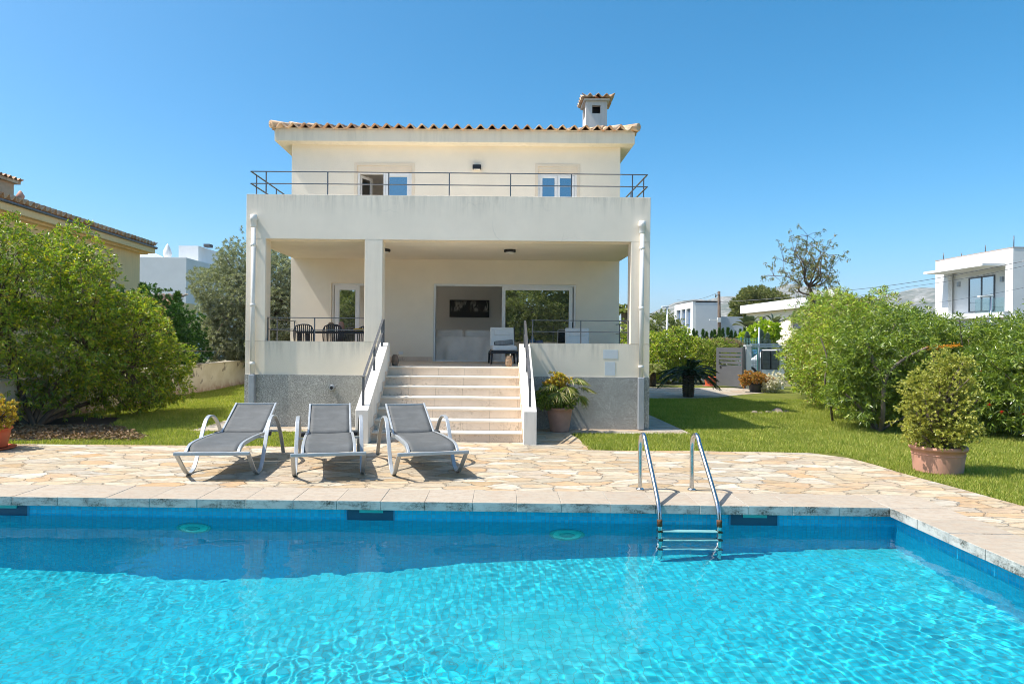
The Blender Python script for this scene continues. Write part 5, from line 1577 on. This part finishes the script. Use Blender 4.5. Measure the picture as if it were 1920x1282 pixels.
for k in range(2):
    mb = MB()
    x0 = 10.31 + .33 * k
    mb.box(x0, x0 + .29, 26.02, 26.2, .74, 1.46)
    cb = mb.build('cabinet', M['gategrey'], t, bevel=.006)
    mb = MB()
    for j in range(4): mb.box(x0 + .02, x0 + .27, 26.006, 26.0195, .78 + .17 * j, .92 + .17 * j)
    mb.build('flap', M['rail'], cb)
mb = MB()
for k in range(3): mb.box(9.9, 11.0, 25.92 + .1 * k, 26.0 + .1 * k, 1.585 + .05 * k, 1.62 + .05 * k)
mb.build('canopy', M['bluegrey'], t)
mb = MB(); mb.tube([(10.22, 26.15, 0), (10.22, 26.15, 2.35)], .035, 8); o = mb.build('steel_post', M['bluegrey'], None, org=(10.22, 26.15, 0)); tag(o, 'slim grey blue steel post rising beside the letterbox cabinet', 'post')
t = thing('mesh_fence', 'see-through green mesh fence between the dry hedge and the gate canopy', 'fence', (11, 30.6, 0))
mb = MB()
for k in range(22): mb.tube([(10.4 + k * .07, 30.6, .6), (10.4 + k * .07, 30.6, 1.95)], .006, 4)
for k in range(10): mb.tube([(10.4, 30.6, .7 + k * .135), (11.9, 30.6, .7 + k * .135)], .006, 4)
M['greenmesh'] = basic('green_mesh', (.12, .30, .25), .5)
mb.build('mesh_panel', M['greenmesh'], t)
for x in (10.4, 11.15, 11.9):
    mb = MB(); mb.box(x - .025, x + .025, 30.58, 30.62, 0, 2.0); mb.build('post', M['greenmesh'], t)
mb = MB(); mb.box(2, 26, 31.2, 37.2, -.015, .005); o = mb.build('road', basic('asphalt', (.07, .07, .07), .9, 0, .2, 9)); tag(o, kind='structure')
# parked white cars
M['carpaint'] = basic('white_car_paint', (.72, .74, .76), .25, 0, .02, 2, coat=.6)
M['carglass'] = basic('car_glass', (.02, .05, .08), .05, 0, .1, 2, spec=.9)
M['tyre'] = basic('tyre_rubber', (.02, .02, .02), .8)
def make_car():
    r = thing('parked_car', 'x', 'car', (0, 0, 0))
    prof = [(-2.05, .32), (-2.1, .62), (-2.0, .86), (-1.25, .97), (-.55, 1.42), (.85, 1.45), (1.55, 1.02), (2.02, .92), (2.1, .6), (2.05, .32)]
    # body widths follow the height
    vs, fs = [], []
    for s in (-1, 1):
        for x, z in prof: vs.append((x, s * (.86 if z < 1.1 else .66), z))
    n = len(prof)
    fs = [tuple(range(n))[::-1], tuple(range(n, 2 * n))] + [(i, (i + 1) % n, n + (i + 1) % n, n + i) for i in range(n)]
    mb = MB(); mb.add(vs, fs); mb.build('body', M['carpaint'], r, bevel=.05, seg=3)
    for s in (-1, 1):
        mb = MB(); mb.add([(-.95, s * .815, 1.03), (-.45, s * .685, 1.36), (.78, s * .685, 1.38), (1.3, s * .815, 1.04)], [(0, 1, 2, 3)]); mb.build('side_window', M['carglass'], r)
    mb = MB(); mb.add([(-1.24, -.72, 1.0), (-1.24, .72, 1.0), (-.60, .60, 1.41), (-.60, -.60, 1.41)], [(0, 1, 2, 3)])
    mb.v = [(x - .02, y, z + .015) for x, y, z in mb.v]; mb.build('windscreen', M['carglass'], r)
    for x in (-1.3, 1.3):
        for s in (-1, 1):
            mb = MB(); mb.tube([(x, s * .70, .32), (x, s * .89, .32)], .32, 24); w = mb.build('wheel', M['tyre'], r)
            mb = MB(); mb.tube([(x, s * .885, .32), (x, s * .90, .32)], .2, 16); mb.build('rim', M['steel'], w)
    for s in (-1, 1):
        mb = MB(); mb.box(-2.12, -2.0, s * .55 - .18, s * .55 + .18, .66, .80); mb.build('headlight', M['opal'], r, bevel=.02)
    mb = MB(); mb.box(-.95, -.75, -1.0, -.82, .98, 1.1); mb.build('mirror', M['carpaint'], r, bevel=.03)
    return r
c1 = make_car(); c1.location = (13.3, 32.6, .006); tag(c1, 'white car in the street, glimpsed through the garden gate opening', 'car', 'white cars parked in the street')
c2 = copy_tree(c1); c2.location = (5.9, 32.6, .006); tag(c2, 'white car whose end shows just right of the villa corner', 'car', 'white cars parked in the street')
# planting beyond the street
shrub('street_bush', 'olive green bush below the banana leaves right of the villa corner', 'bush', (10.7, 42, 0), [((10.5, 42, 1.9), (1.2, 1.1, 1.6)), ((11.4, 42.3, 1.7), (.9, .9, 1.5)), ((9.6, 42, 1.6), (1, 1, 1.5))], 1700, 8, .14, .05, 'hedgemix2' if 'hedgemix2' in M else M.setdefault('hedgemix2', leafmat('olive_green_leaves', [(.16, .20, .06), (.22, .25, .085), (.28, .29, .11)], .25, .5, .3)) and 'hedgemix2', 'bark', 91, nlimb=12)
def banana(x, y, h, L, n, label, seed, leaf='greypalm', up=(35, 82)):
    rs = np.random.RandomState(seed)
    t = thing('banana_plant', label, 'plant', (x, y, 0), 0, 'paddle leaved plants beyond the street')
    mb = MB(); mb.tube([(x, y, -.02), (x, y, h)], [.14, .09], 9); mb.build('trunk', M['bark'], t, fix=False)
    vs, fs = [], []
    for i in range(n):
        az = i * 2.399 + rs.uniform(-.3, .3); el = math.radians(rs.uniform(*up)); l = L * rs.uniform(.75, 1.1)
        hd = np.array([math.cos(az), math.sin(az), 0]); sd = np.array([-math.sin(az), math.cos(az), 0])
        b0_ = len(vs)
        for k in range(9):
            f = k / 8
            c = np.array([x, y, h]) + hd * l * f * math.cos(el) + np.array([0, 0, l * f * math.sin(el) - .45 * l * f * f])
            w = .17 * l * max(.05, math.sin(PI * min(1, max(0, (f - .22) / .78)) ** .8)) if f > .22 else .015
            vs += [tuple(c - sd * w + np.array([0, 0, w * .4])), tuple(c), tuple(c + sd * w + np.array([0, 0, w * .4]))]
        for k in range(8):
            a = b0_ + 3 * k; fs += [(a, a + 1, a + 4, a + 3), (a + 1, a + 2, a + 5, a + 4)]
    mb = MB(); mb.add(vs, fs, True); mb.build('leaves', M[leaf], t, fix=False)
q = at(1238, 590, 44); banana(q.x, 44, q.z - .6, 1.7, 12, 'grey green banana leaves above the bush right of the villa', 5)
q = at(1405, 592, 40); banana(q.x, 40, q.z - .9, 1.7, 16, 'tall grey banana plant in front of the long white house', 6)
q = at(1452, 590, 41); banana(q.x, 41, q.z - .7, 1.5, 12, 'banana plant just left of the oleander hedge', 7)
q = at(1171, 582, 33); small_palm('fan_palm', q.x, 33, q.z - .1, 1.0, 40, 'palmleaf', 'yellowed palm crown seen through the porch on the right', 8, None, .05, .2)
shrub('street_hedge', 'clipped green hedge seen through the right side of the porch', 'hedge', (6.3, 30.6, 0), [((6.0, 30.7, 1.7), (1.3, .7, 1.0)), ((5.3, 30.7, 1.2), (1.0, .7, 1.2)), ((6.3, 30.0, .9), (.8, .6, .9))], 1500, 8, .09, .05, 'oleander', 'bark', 92, nlimb=10)
q = at(1427, 618, 36)
shrub('lime_shrub', 'bright lime green shrub under the long white house', 'shrub', (q.x, 36, 0), [((q.x - .3, 36, 1.9), (.75, .7, .75)), ((q.x + .35, 36, 2.35), (.6, .6, .6)), ((q.x + .1, 36, 1.2), (.8, .7, .8))], 750, 8, .17, .09, 'lime', 'bark', 93, nlimb=10)
rs = np.random.RandomState(17)
for i in range(15):
    px = 1300 + i * 8.0 + rs.uniform(-1.5, 1.5)
    q = at(px, 619 + rs.uniform(-5, 4), 46)
    cypress(q.x, 46 + rs.uniform(-.2, .2), q.z, .36, 'clipped dark cypress in the row before the grey house', 200 + i, 'cypress', 'hedge_cypress', 'row of dark cypresses before the grey house', 170)
for i, (px, py) in enumerate(((1401, 630), (1427, 627), (1439, 632))):
    q = at(px, py, 32.5 + i * .3)
    cypress(q.x, 32.5 + i * .3, q.z + .15, .42, ['blue grey conifer left of the steel post', 'blue grey conifer just right of the steel post', 'blue grey conifer nearest the oleander hedge'][i], 230 + i, 'bluecon', 'blue_conifer', 'three blue grey conifers behind the gate', 320)
def round_tree(name, label, x, y, ell, n, L, leaf, seed, th=.2):
    return shrub(name, label, 'tree', (x, y, 0), ell, n, 8, L, L * .4, leaf, 'bark_dark', seed, trunks=1, r0=th, nlimb=20, lump=.14, surf=.7, zmin=.8, twig=.03)
q = at(1424, 560, 75)
round_tree('round_tree', 'broad round dark pine tree rising behind the long white house', q.x, 75, [((q.x, 75, q.z - .6), (3.0, 2.5, 2.0)), ((q.x - 1.6, 74.5, q.z - 1.5), (1.8, 1.8, 1.7)), ((q.x + 1.5, 75, q.z - 1.2), (1.8, 2, 1.5))], 2600, .32, 'pine', 94)
# sparse gum tree
def gum(px, py, Y, h, seed):
    rs = np.random.RandomState(seed); rnd = random.Random(seed)
    b = at(px, py, Y); b = Vector((b.x, Y, 0))
    t = thing('gum_tree', 'tall sparse gum tree with bare forked limbs against the sky', 'tree', tuple(b))
    T_ = lambda qx, qy: at(qx, qy, Y) + Vector((0, rnd.uniform(-.6, .6), 0))
    forks = [T_(1523, 555), T_(1521, 537)]
    mb = MB(); mb.tube([b, b.lerp(forks[0], .8), forks[0], forks[1]], [.12, .10, .085, .07], 9, False)
    tips = [[(1512, 528), (1502, 510), (1494, 492), (1488, 470)], [(1526, 515), (1522, 490), (1516, 465), (1511, 443)], [(1530, 528), (1536, 505), (1540, 480)], [(1534, 535), (1546, 520), (1552, 505)], [(1505, 545), (1490, 535), (1474, 520), (1460, 515)], [(1510, 520), (1503, 495), (1500, 468)], [(1528, 500), (1533, 478), (1531, 455)], [(1516, 520), (1507, 500), (1478, 488)]]
    clu = []
    for j, tp in enumerate(tips):
        pts = [forks[1]] + [T_(*p) for p in tp]
        if j == 4: pts = [forks[0]] + [T_(*p) for p in tp]
        mb.tube(smooth(pts), [.045 - .036 * i / (len(smooth(pts)) - 1) for i in range(len(smooth(pts)))], 6, False)
        for a in pts[1:]:
            for _ in range(7):
                e = a + Vector((rnd.gauss(0, .40), rnd.gauss(0, .5), rnd.gauss(0, .45)))
                mb.tube([a, a.lerp(e, .5) + Vector((0, 0, .06)), e], [.010, .007, .004], 4, False)
                clu += [tuple(e), tuple(a.lerp(e, .75))]
    mb.build('trunk', M['bark_dark'], t, fix=False)
    V, T = whorls(np.array(clu), unit(len(clu), rs), 8, .11, .045, rs, -.2, .8, (.3, 1.5), 1.2); np_mesh('crown', V, T, M['gum'], t)
gum(1524, 600, 30, 6, 12)
# grey and white cube house
t = thing('grey_house', 'grey flat roofed house with three tall windows on its white side', 'house', (19, 61, 0))
mb = MB(); mb.box(17.85, 20.05, 60, 66, 0, 5.2); mb.box(20.05, 22.4, 61, 66, 0, 4.0); mb.build('wall', M['greyhouse'], t)
mb = MB(); mb.holes(60.02, 66, 0, 5.28, 17.6, 17.845, [(60.7, 62.0, 3.0, 4.7), (62.3, 63.6, 3.0, 4.7), (63.9, 65.3, 3.0, 4.7)], 'x'); mb.build('side_wall', M['whitehouse'], t)
for k, y in enumerate((60.7, 62.3, 63.9)):
    mb = MB(); mb.box(17.80, 17.84, y, y + 1.35, 3.0, 4.7); mb.build('window', M['bluewin'] if 'bluewin' in M else M.setdefault('bluewin', basic('blue_window', (.10, .17, .28), .08, 0, .1, 2, spec=.9)), t)
mb = MB(); mb.box(17.58, 20.1, 59.97, 66.03, 5.28, 5.34); mb.build('roof_edge', M['roofdark'], t)
# long white house
t = thing('long_white_house', 'long low white house with a flat roof below the gum tree', 'house', (21.5, 50, 0))
mb = MB(); mb.holes(45.5, 57, 0, 4.1, 21.2, 21.45, [(46.5, 48.5, 2.7, 3.7), (50.5, 51.8, 2.7, 3.75), (53, 54.4, 2.7, 3.75)], 'x'); mb.box(21.2, 24.5, 45.3, 45.5, 0, 4.1); mb.build('wall', M['wall'], t)
for a, b in ((46.5, 48.5), (50.5, 51.8), (53, 54.4)):
    mb = MB(); mb.box(21.35, 21.4, a, b, 2.7, 3.75); mb.build('window', M['darkglass'], t)
mb = MB(); mb.box(20.75, 25, 45, 57.2, 4.12, 4.78); mb.build('roof', M['whitehouse'], t)
mb = MB(); mb.box(20.9, 25, 44.9, 45.0, 4.25, 4.72); mb.build('fascia', M['roofdark'], t)  # dark panel paints the shade on the front of the white roof slab
q = at(1557, 549, 46)
t = thing('satellite_dish', 'white satellite dish on the roof of the long white house', 'dish', (q.x, 46, 4.78))
mb = MB(); mb.tube([(q.x, 46, 4.78), (q.x, 46, q.z)], .03, 8); mb.build('mast', M['bluegrey'], t)
mb = MB(); mb.lathe([(0, -.08), (.2, -.06), (.33, -.01), (.40, .04), (.41, .04), (.2, -.075), (0, -.1)], 24, (0, 0, 0)); o = mb.build('bowl', M['pipe'], t, org=(0, 0, 0)); o.location = (0, -.1, q.z - 4.78); o.rotation_euler = (math.radians(65), 0, math.radians(-35))
# white modern villa on the right
mv = thing('modern_villa', 'white modern villa with a canopy and dark framed windows at the right', 'house', (36, 49, 0))
VX = 34.1
mb = MB()
mb.holes(45, 52.6, 0, 8.1, VX, VX + .3, [(45.45, 51.1, 3.95, 7.1)], 'x'); mb.box(VX, VX + 14, 44.75, 45, 0, 8.1); mb.box(VX + .3, VX + 14, 52.3, 52.6, 0, 8.1)
mb.box(VX + .3, VX + 14, 45, 52.3, 8.0, 8.05); mb.holes(45, 52.3, 3.95, 7.9, VX + .5, VX + .7, [(47.0, 49.55, 4.05, 6.55)], 'x'); mb.box(VX - .0, VX + .5, 45, 52.3, 3.7, 3.94); mb.box(VX + .31, VX + .5, 45, 52.3, 7.15, 7.3)
mb.build('wall', M['whitehouse'], mv)
mb = MB(); mb.box(VX - .02, VX + 14.02, 44.73, 52.62, 8.1, 8.15); mb.build('roof_edge', basic('terracotta_coping', (.45, .33, .26), .8), mv)
mb = MB(); mb.box(VX - 1.55, VX + .0, 45.4, 51.6, 6.98, 7.16); mb.build('canopy', M['whitehouse'], mv)
mb = MB(); mb.box(VX - .5, VX, 44.9, 52.6, 3.55, 3.9); mb.build('balcony_slab', M['whitehouse'], mv)
mb = MB()
for a, b in ((47.0, 47.08), (48.22, 48.3), (49.47, 49.55)): mb.box(VX + .42, VX + .49, a, b, 4.05, 6.55)
mb.box(VX + .42, VX + .49, 47.08, 49.47, 6.45, 6.55); mb.box(VX + .42, VX + .49, 47.08, 49.47, 4.05, 4.12)
w = mb.build('window', M['rail'], mv)
mb = MB(); mb.box(VX + .46, VX + .48, 47.08, 49.47, 4.12, 6.45); mb.build('pane', M['glass'], w)
def curtain():
    m = NM('pale_curtain'); p = m.pos((1, 6, 1))
    return m.out(m.pr(m.ramp(m.noise(p, 3, 2), [(.35, (.35, .38, .42)), (.65, (.62, .64, .66))]), .9))
mb = MB(); mb.box(VX + .75, VX + .77, 47.1, 49.4, 4.0, 6.5); mb.build('curtain', curtain(), mv)
mb = MB(); mb.box(VX - .03, VX - .015, 45.5, 48.2, 3.9, 4.9); mb.build('glass_balustrade', basic_glass('balustrade_glass'), mv)
for y in (46.3, 50.6):
    mb = MB(); mb.box(VX + .35, VX + .499, y - .1, y + .1, 6.0, 6.35); mb.build('wall_lamp', M['pipe_grey'], mv)
mb = MB()
for y, h_ in ((44.9, .75), (47.5, .5), (49.9, .25), (51.9, .5)): mb.tube([(VX + .15, y, 8.15), (VX + .15, y, 8.15 + h_)], .03, 6)
mb.build('roof_rods', M['rail'], mv)
# poles, lamps and wires
q = at(1348, 546, 50)
t = thing('utility_pole', 'weathered wooden utility pole in front of the grey house', 'pole', (q.x, 50, 0))
mb = MB(); mb.tube([(q.x + .1, 50, 0), (q.x, 50, q.z)], [.15, .10], 10); pl_ = mb.build('pole_shaft', M['wood'], t)
mb = MB(); mb.tube([(q.x, 49.9, q.z - .25), (q.x - .3, 49.8, q.z - .35)], .03, 6); mb.tube([(q.x - .3, 49.8, q.z - .45), (q.x - .3, 49.8, q.z - .25)], .05, 8); mb.build('insulator', M['roofdark'], t)
ql = at(1333, 600, 49.8)
mb = MB(); mb.bar((q.x, 49.8, ql.z), (ql.x - .1, 49.8, ql.z + .02), .10, .10); mb.bar((q.x - .05, 49.8, ql.z - .15), (q.x - .05, 49.8, ql.z + .18), .22, .2); mb.build('lamp_arm', M['opal'], t)
p2 = at(1344, 640, 49); p3 = at(1344, 617, 49)
mb = MB(); mb.box(p3.x - .07, p3.x + .07, 48.9, 49.05, 0, p3.z); o = mb.build('wooden_stake', M['step'], None, org=(p3.x, 49, 0)); tag(o, 'short pale post leaning close against the wooden utility pole', 'post')
def lamp(name, px, py, Y, arm, label):
    q = at(px, py, Y)
    t = thing(name, label, 'street lamp', (q.x, Y, 0), 0, 'street lamps over the hedges')
    mb = MB(); mb.tube([(q.x, Y, 0), (q.x, Y, q.z)], [.07, .05], 10); mb.build('pole', M['bluegrey'] if arm > .5 else M['pipe'], t)
    mb = MB(); mb.prism([(-.11, -.03), (arm * .4, -.09), (arm, -.09), (arm + .06, 0), (arm, .09), (arm * .4, .09), (-.11, .03)], -.04, .05); o = mb.build('lamp_head', M['opal'], t, org=(0, 0, 0), bevel=.02)
    o.location = (0, 0, q.z); o.rotation_euler = (0, math.radians(4), PI)
lamp('street_lamp', 1858, 555, 32, .58, 'grey street lamp with a white head in front of the modern villa')
lamp('street_lamp', 1251, 575, 40, .30, 'slim white street lamp beside the bush right of the villa')
def wire(pts, label, r=.012):
    path = []
    for a, b in zip(pts[:-1], pts[1:]):
        for k in range(10):
            f = k / 10; p = Vector(a).lerp(Vector(b), f); p.z -= .5 * 4 * f * (1 - f) * min(1, (Vector(b) - Vector(a)).length / 40); path.append(p)
    path.append(Vector(pts[-1]))
    mb = MB(); mb.tube(path, r, 5); o = mb.build('power_line', M['rail'], None, org=pts[0]); tag(o, label, 'cable', 'overhead cables')
wire([at(1348, 548, 50), at(1270, 562, 75)], 'thin cable running left from the top of the wooden pole', .014)
wire([at(1348, 566, 50), at(1580, 545, 44), at(1935, 486, 30)], 'long cable from the wooden pole across to the modern villa', .014)
wire([at(1560, 560, 44), at(1700, 538, 38), at(1935, 495, 30)], 'upper of the two cables crossing before the modern villa', .010)
wire([at(1700, 573, 38), at(1935, 536, 30)], 'faint lower cable crossing before the balcony of the modern villa', .008)
# ------------------------------------------------------------------ mountains
def mountain(name, Y, ctrl, depth, seed, mat, amp=.12, step=9):
    rs = np.random.RandomState(seed)
    px = np.array([c[0] for c in ctrl], float); hz = np.array([at(c[0], c[1], Y).z for c in ctrl]); xx = np.array([at(c[0], c[1], Y).x for c in ctrl])
    xs = np.linspace(xx[0], xx[-1], 420); H = np.interp(xs, xx, hz)
    nr = 44
    tt = np.linspace(-1, 1, nr)
    def fbm(x, y):
        z = 0
        rs2 = np.random.RandomState(seed + 1)
        for o_ in range(6):
            f = 2 ** o_ / 420
            a = rs2.uniform(0, 6.3, 4)
            z = z + (.5 ** o_) * (np.abs(np.sin(f * x * 3.1 + a[0] + 1.5 * np.sin(f * y * 2.2 + a[1]))) + np.abs(np.sin(f * y * 2.7 + a[2] + 1.3 * np.sin(f * x * 2.0 + a[3])))) * .5
        return z
    X, TT = np.meshgrid(xs, tt)
    Yg = Y + TT * depth
    base = np.tile(H, (nr, 1)) * np.clip(1 - np.abs(TT) ** 1.15, 0, 1)
    n_ = fbm(X, Yg); n0 = fbm(X[nr // 2], Yg[nr // 2])
    Z = base * (1 + amp * 2.2 * (n_ - .9)) - np.abs(TT) * 3
    mid = np.argmin(np.abs(tt))
    Z = np.where(np.abs(TT) < .001, np.tile(H, (nr, 1)), Z)
    Z = np.minimum(Z, np.tile(H, (nr, 1)) * (1.0 - .3 * np.abs(TT)) + 2)
    V = np.stack([X.ravel(), Yg.ravel(), Z.ravel()], 1)
    idx = np.arange(nr * 420).reshape(nr, 420)
    T = np.stack([idx[:-1, :-1].ravel(), idx[:-1, 1:].ravel(), idx[1:, 1:].ravel(), idx[1:, :-1].ravel()], 1)
    o = np_mesh(name, V, T, mat, None, (0, Y, 0), True); tag(o, kind='structure')
def mtmat():
    m = NM('rocky_mountain'); p = m.pos()
    n = m.noise(p, .022, 9, .7, .3)
    c = m.ramp(n, [(.38, (.08, .095, .055)), (.5, (.17, .165, .12)), (.6, (.34, .32, .28)), (.75, (.42, .39, .35))])
    return m.out(m.pr(c, .95, 0, m.bump(m.noise(p, .05, 8, .7), .8, 8)))
MT = mtmat()
mountain('mountain', 2400, [(1130, 628), (1200, 600), (1245, 578), (1268, 567), (1300, 562), (1322, 564), (1350, 557), (1390, 556), (1425, 549), (1450, 547), (1476, 533), (1492, 541), (1510, 550), (1560, 556), (1600, 560), (1645, 559), (1668, 552), (1690, 549), (1706, 545), (1721, 540), (1735, 545), (1752, 548), (1775, 551), (1830, 560), (1900, 566), (2000, 575), (2200, 600)], 700, 5, MT)
mountain('hill', 3400, [(-500, 630), (-300, 618), (100, 612), (420, 616), (700, 610), (1000, 606), (1300, 600), (1500, 604)], 700, 9, MT)
# ------------------------------------------------------------------ air
hz = NM('haze_air')
vol = hz.n('VolumePrincipled', {'Color': (.72, .84, .95), 'Density': HAZE, 'Anisotropy': 0.0})
hz.n('OutputMaterial', {'Volume': vol.outputs[0]})
mb = MB(); mb.box(-4200, 4200, -4200, 4400, -8, 262)
o = mb.build('haze', hz.m); tag(o, kind='stuff')
# ------------------------------------------------------------------ trees behind the photographer, seen only in the window reflections
for i, (x, y, h_, r, lf, lab) in enumerate(((-8.5, -12.0, 5.7, 2.9, 'hedgemix2', 'dense olive green tree mirrored in the left porch window'), (-2.6, -13.0, 5.4, 2.8, 'pine', 'wide pine mirrored at the left edge of the big sliding pane'), (3.0, -12.5, 6.4, 3.2, 'hedgemix2', 'dense olive green tree mirrored in the middle of the big sliding pane'), (8.4, -13.5, 6.3, 3.2, 'pine', 'tall pine mirrored at the right edge of the big sliding pane'))):
    shrub('garden_tree', lab, 'tree', (x, y, 0), [((x, y, h_ * .66), (r, r, h_ * .38)), ((x + r * .6, y + .5, h_ * .42), (r * .9, r * .8, h_ * .36)), ((x - r * .6, y, h_ * .40), (r * .9, r * .8, h_ * .38))], 7000, 9, .20, .075, lf, 'bark', 300 + i, trunks=1, r0=.14, nlimb=20, group='trees on the far side of the pool', zmin=.3)
# ------------------------------------------------------------------ sun, sky and camera
SUN_EL, SUN_STRENGTH, SKY_STRENGTH, EXPOSURE = math.radians(58), 2.6, .097, 1.39
trav = Vector((.62, .085, -1)).normalized()      # the way the light travels: shadows fall to the right
sd = D.lights.new('sun', 'SUN'); sd.energy = SUN_STRENGTH; sd.angle = math.radians(.5); sd.color = (1, .955, .88)
so = D.objects.new('sun', sd); COL.objects.link(so)
so.rotation_euler = trav.to_track_quat('-Z', 'Y').to_euler()
so.location = (-20, 0, 30)
sd.cycles.is_caustics_light = True
w = D.worlds.new('World'); SC.world = w; w.use_nodes = True
nt = w.node_tree
nt.nodes.clear()
sky = nt.nodes.new('ShaderNodeTexSky'); sky.sky_type = 'NISHITA'; sky.sun_disc = False
sky.sun_elevation = SUN_EL
sky.sun_rotation = math.atan2(-trav.x, -trav.y)   # clockwise from +Y
sky.altitude = 0; sky.air_density = .65; sky.dust_density = 1.8; sky.ozone_density = 2.5
bg = nt.nodes.new('ShaderNodeBackground'); bg.inputs[1].default_value = SKY_STRENGTH
wo = nt.nodes.new('ShaderNodeOutputWorld')
hs = nt.nodes.new('ShaderNodeHueSaturation'); hs.inputs['Hue'].default_value = .4815; hs.inputs['Saturation'].default_value = 1.42
nt.links.new(sky.outputs[0], hs.inputs['Color']); nt.links.new(hs.outputs[0], bg.inputs[0]); nt.links.new(bg.outputs[0], wo.inputs[0])
cd = D.cameras.new('camera'); co = D.objects.new('camera', cd); COL.objects.link(co)
cd.sensor_width = 36; cd.lens = F * 36 / 1920
cd.shift_x = (960 - CX) / 1920; cd.shift_y = (CY - 641) / 1920
cr, sr = math.cos(ROLL), math.sin(ROLL)
co.matrix_world = Matrix(((cr, -sr, 0, 0), (0, 0, -1, 0), (sr, cr, 0, HEYE), (0, 0, 0, 1)))
cd.clip_start = .1; cd.clip_end = 12000
SC.camera = co
vs_ = SC.view_settings
vs_.view_transform = 'Standard'; vs_.look = 'None'; vs_.gamma = 1; vs_.use_curve_mapping = False; vs_.exposure = EXPOSURE
SC.render.resolution_x, SC.render.resolution_y = 1024, 683
cy = SC.cycles
cy.use_denoising = True
cy.pixel_filter_type = 'BLACKMAN_HARRIS'; cy.filter_width = .95
try: cy.denoising_prefilter = 'ACCURATE'; cy.denoising_quality = 'HIGH'
except Exception: pass
try: cy.denoiser = 'OPENIMAGEDENOISE'
except Exception: pass
cy.max_bounces = 14; cy.diffuse_bounces = 9; cy.glossy_bounces = 4; cy.transmission_bounces = 8; cy.transparent_max_bounces = 12
cy.sample_clamp_indirect = 6
cy.caustics_refractive = True; cy.caustics_reflective = False
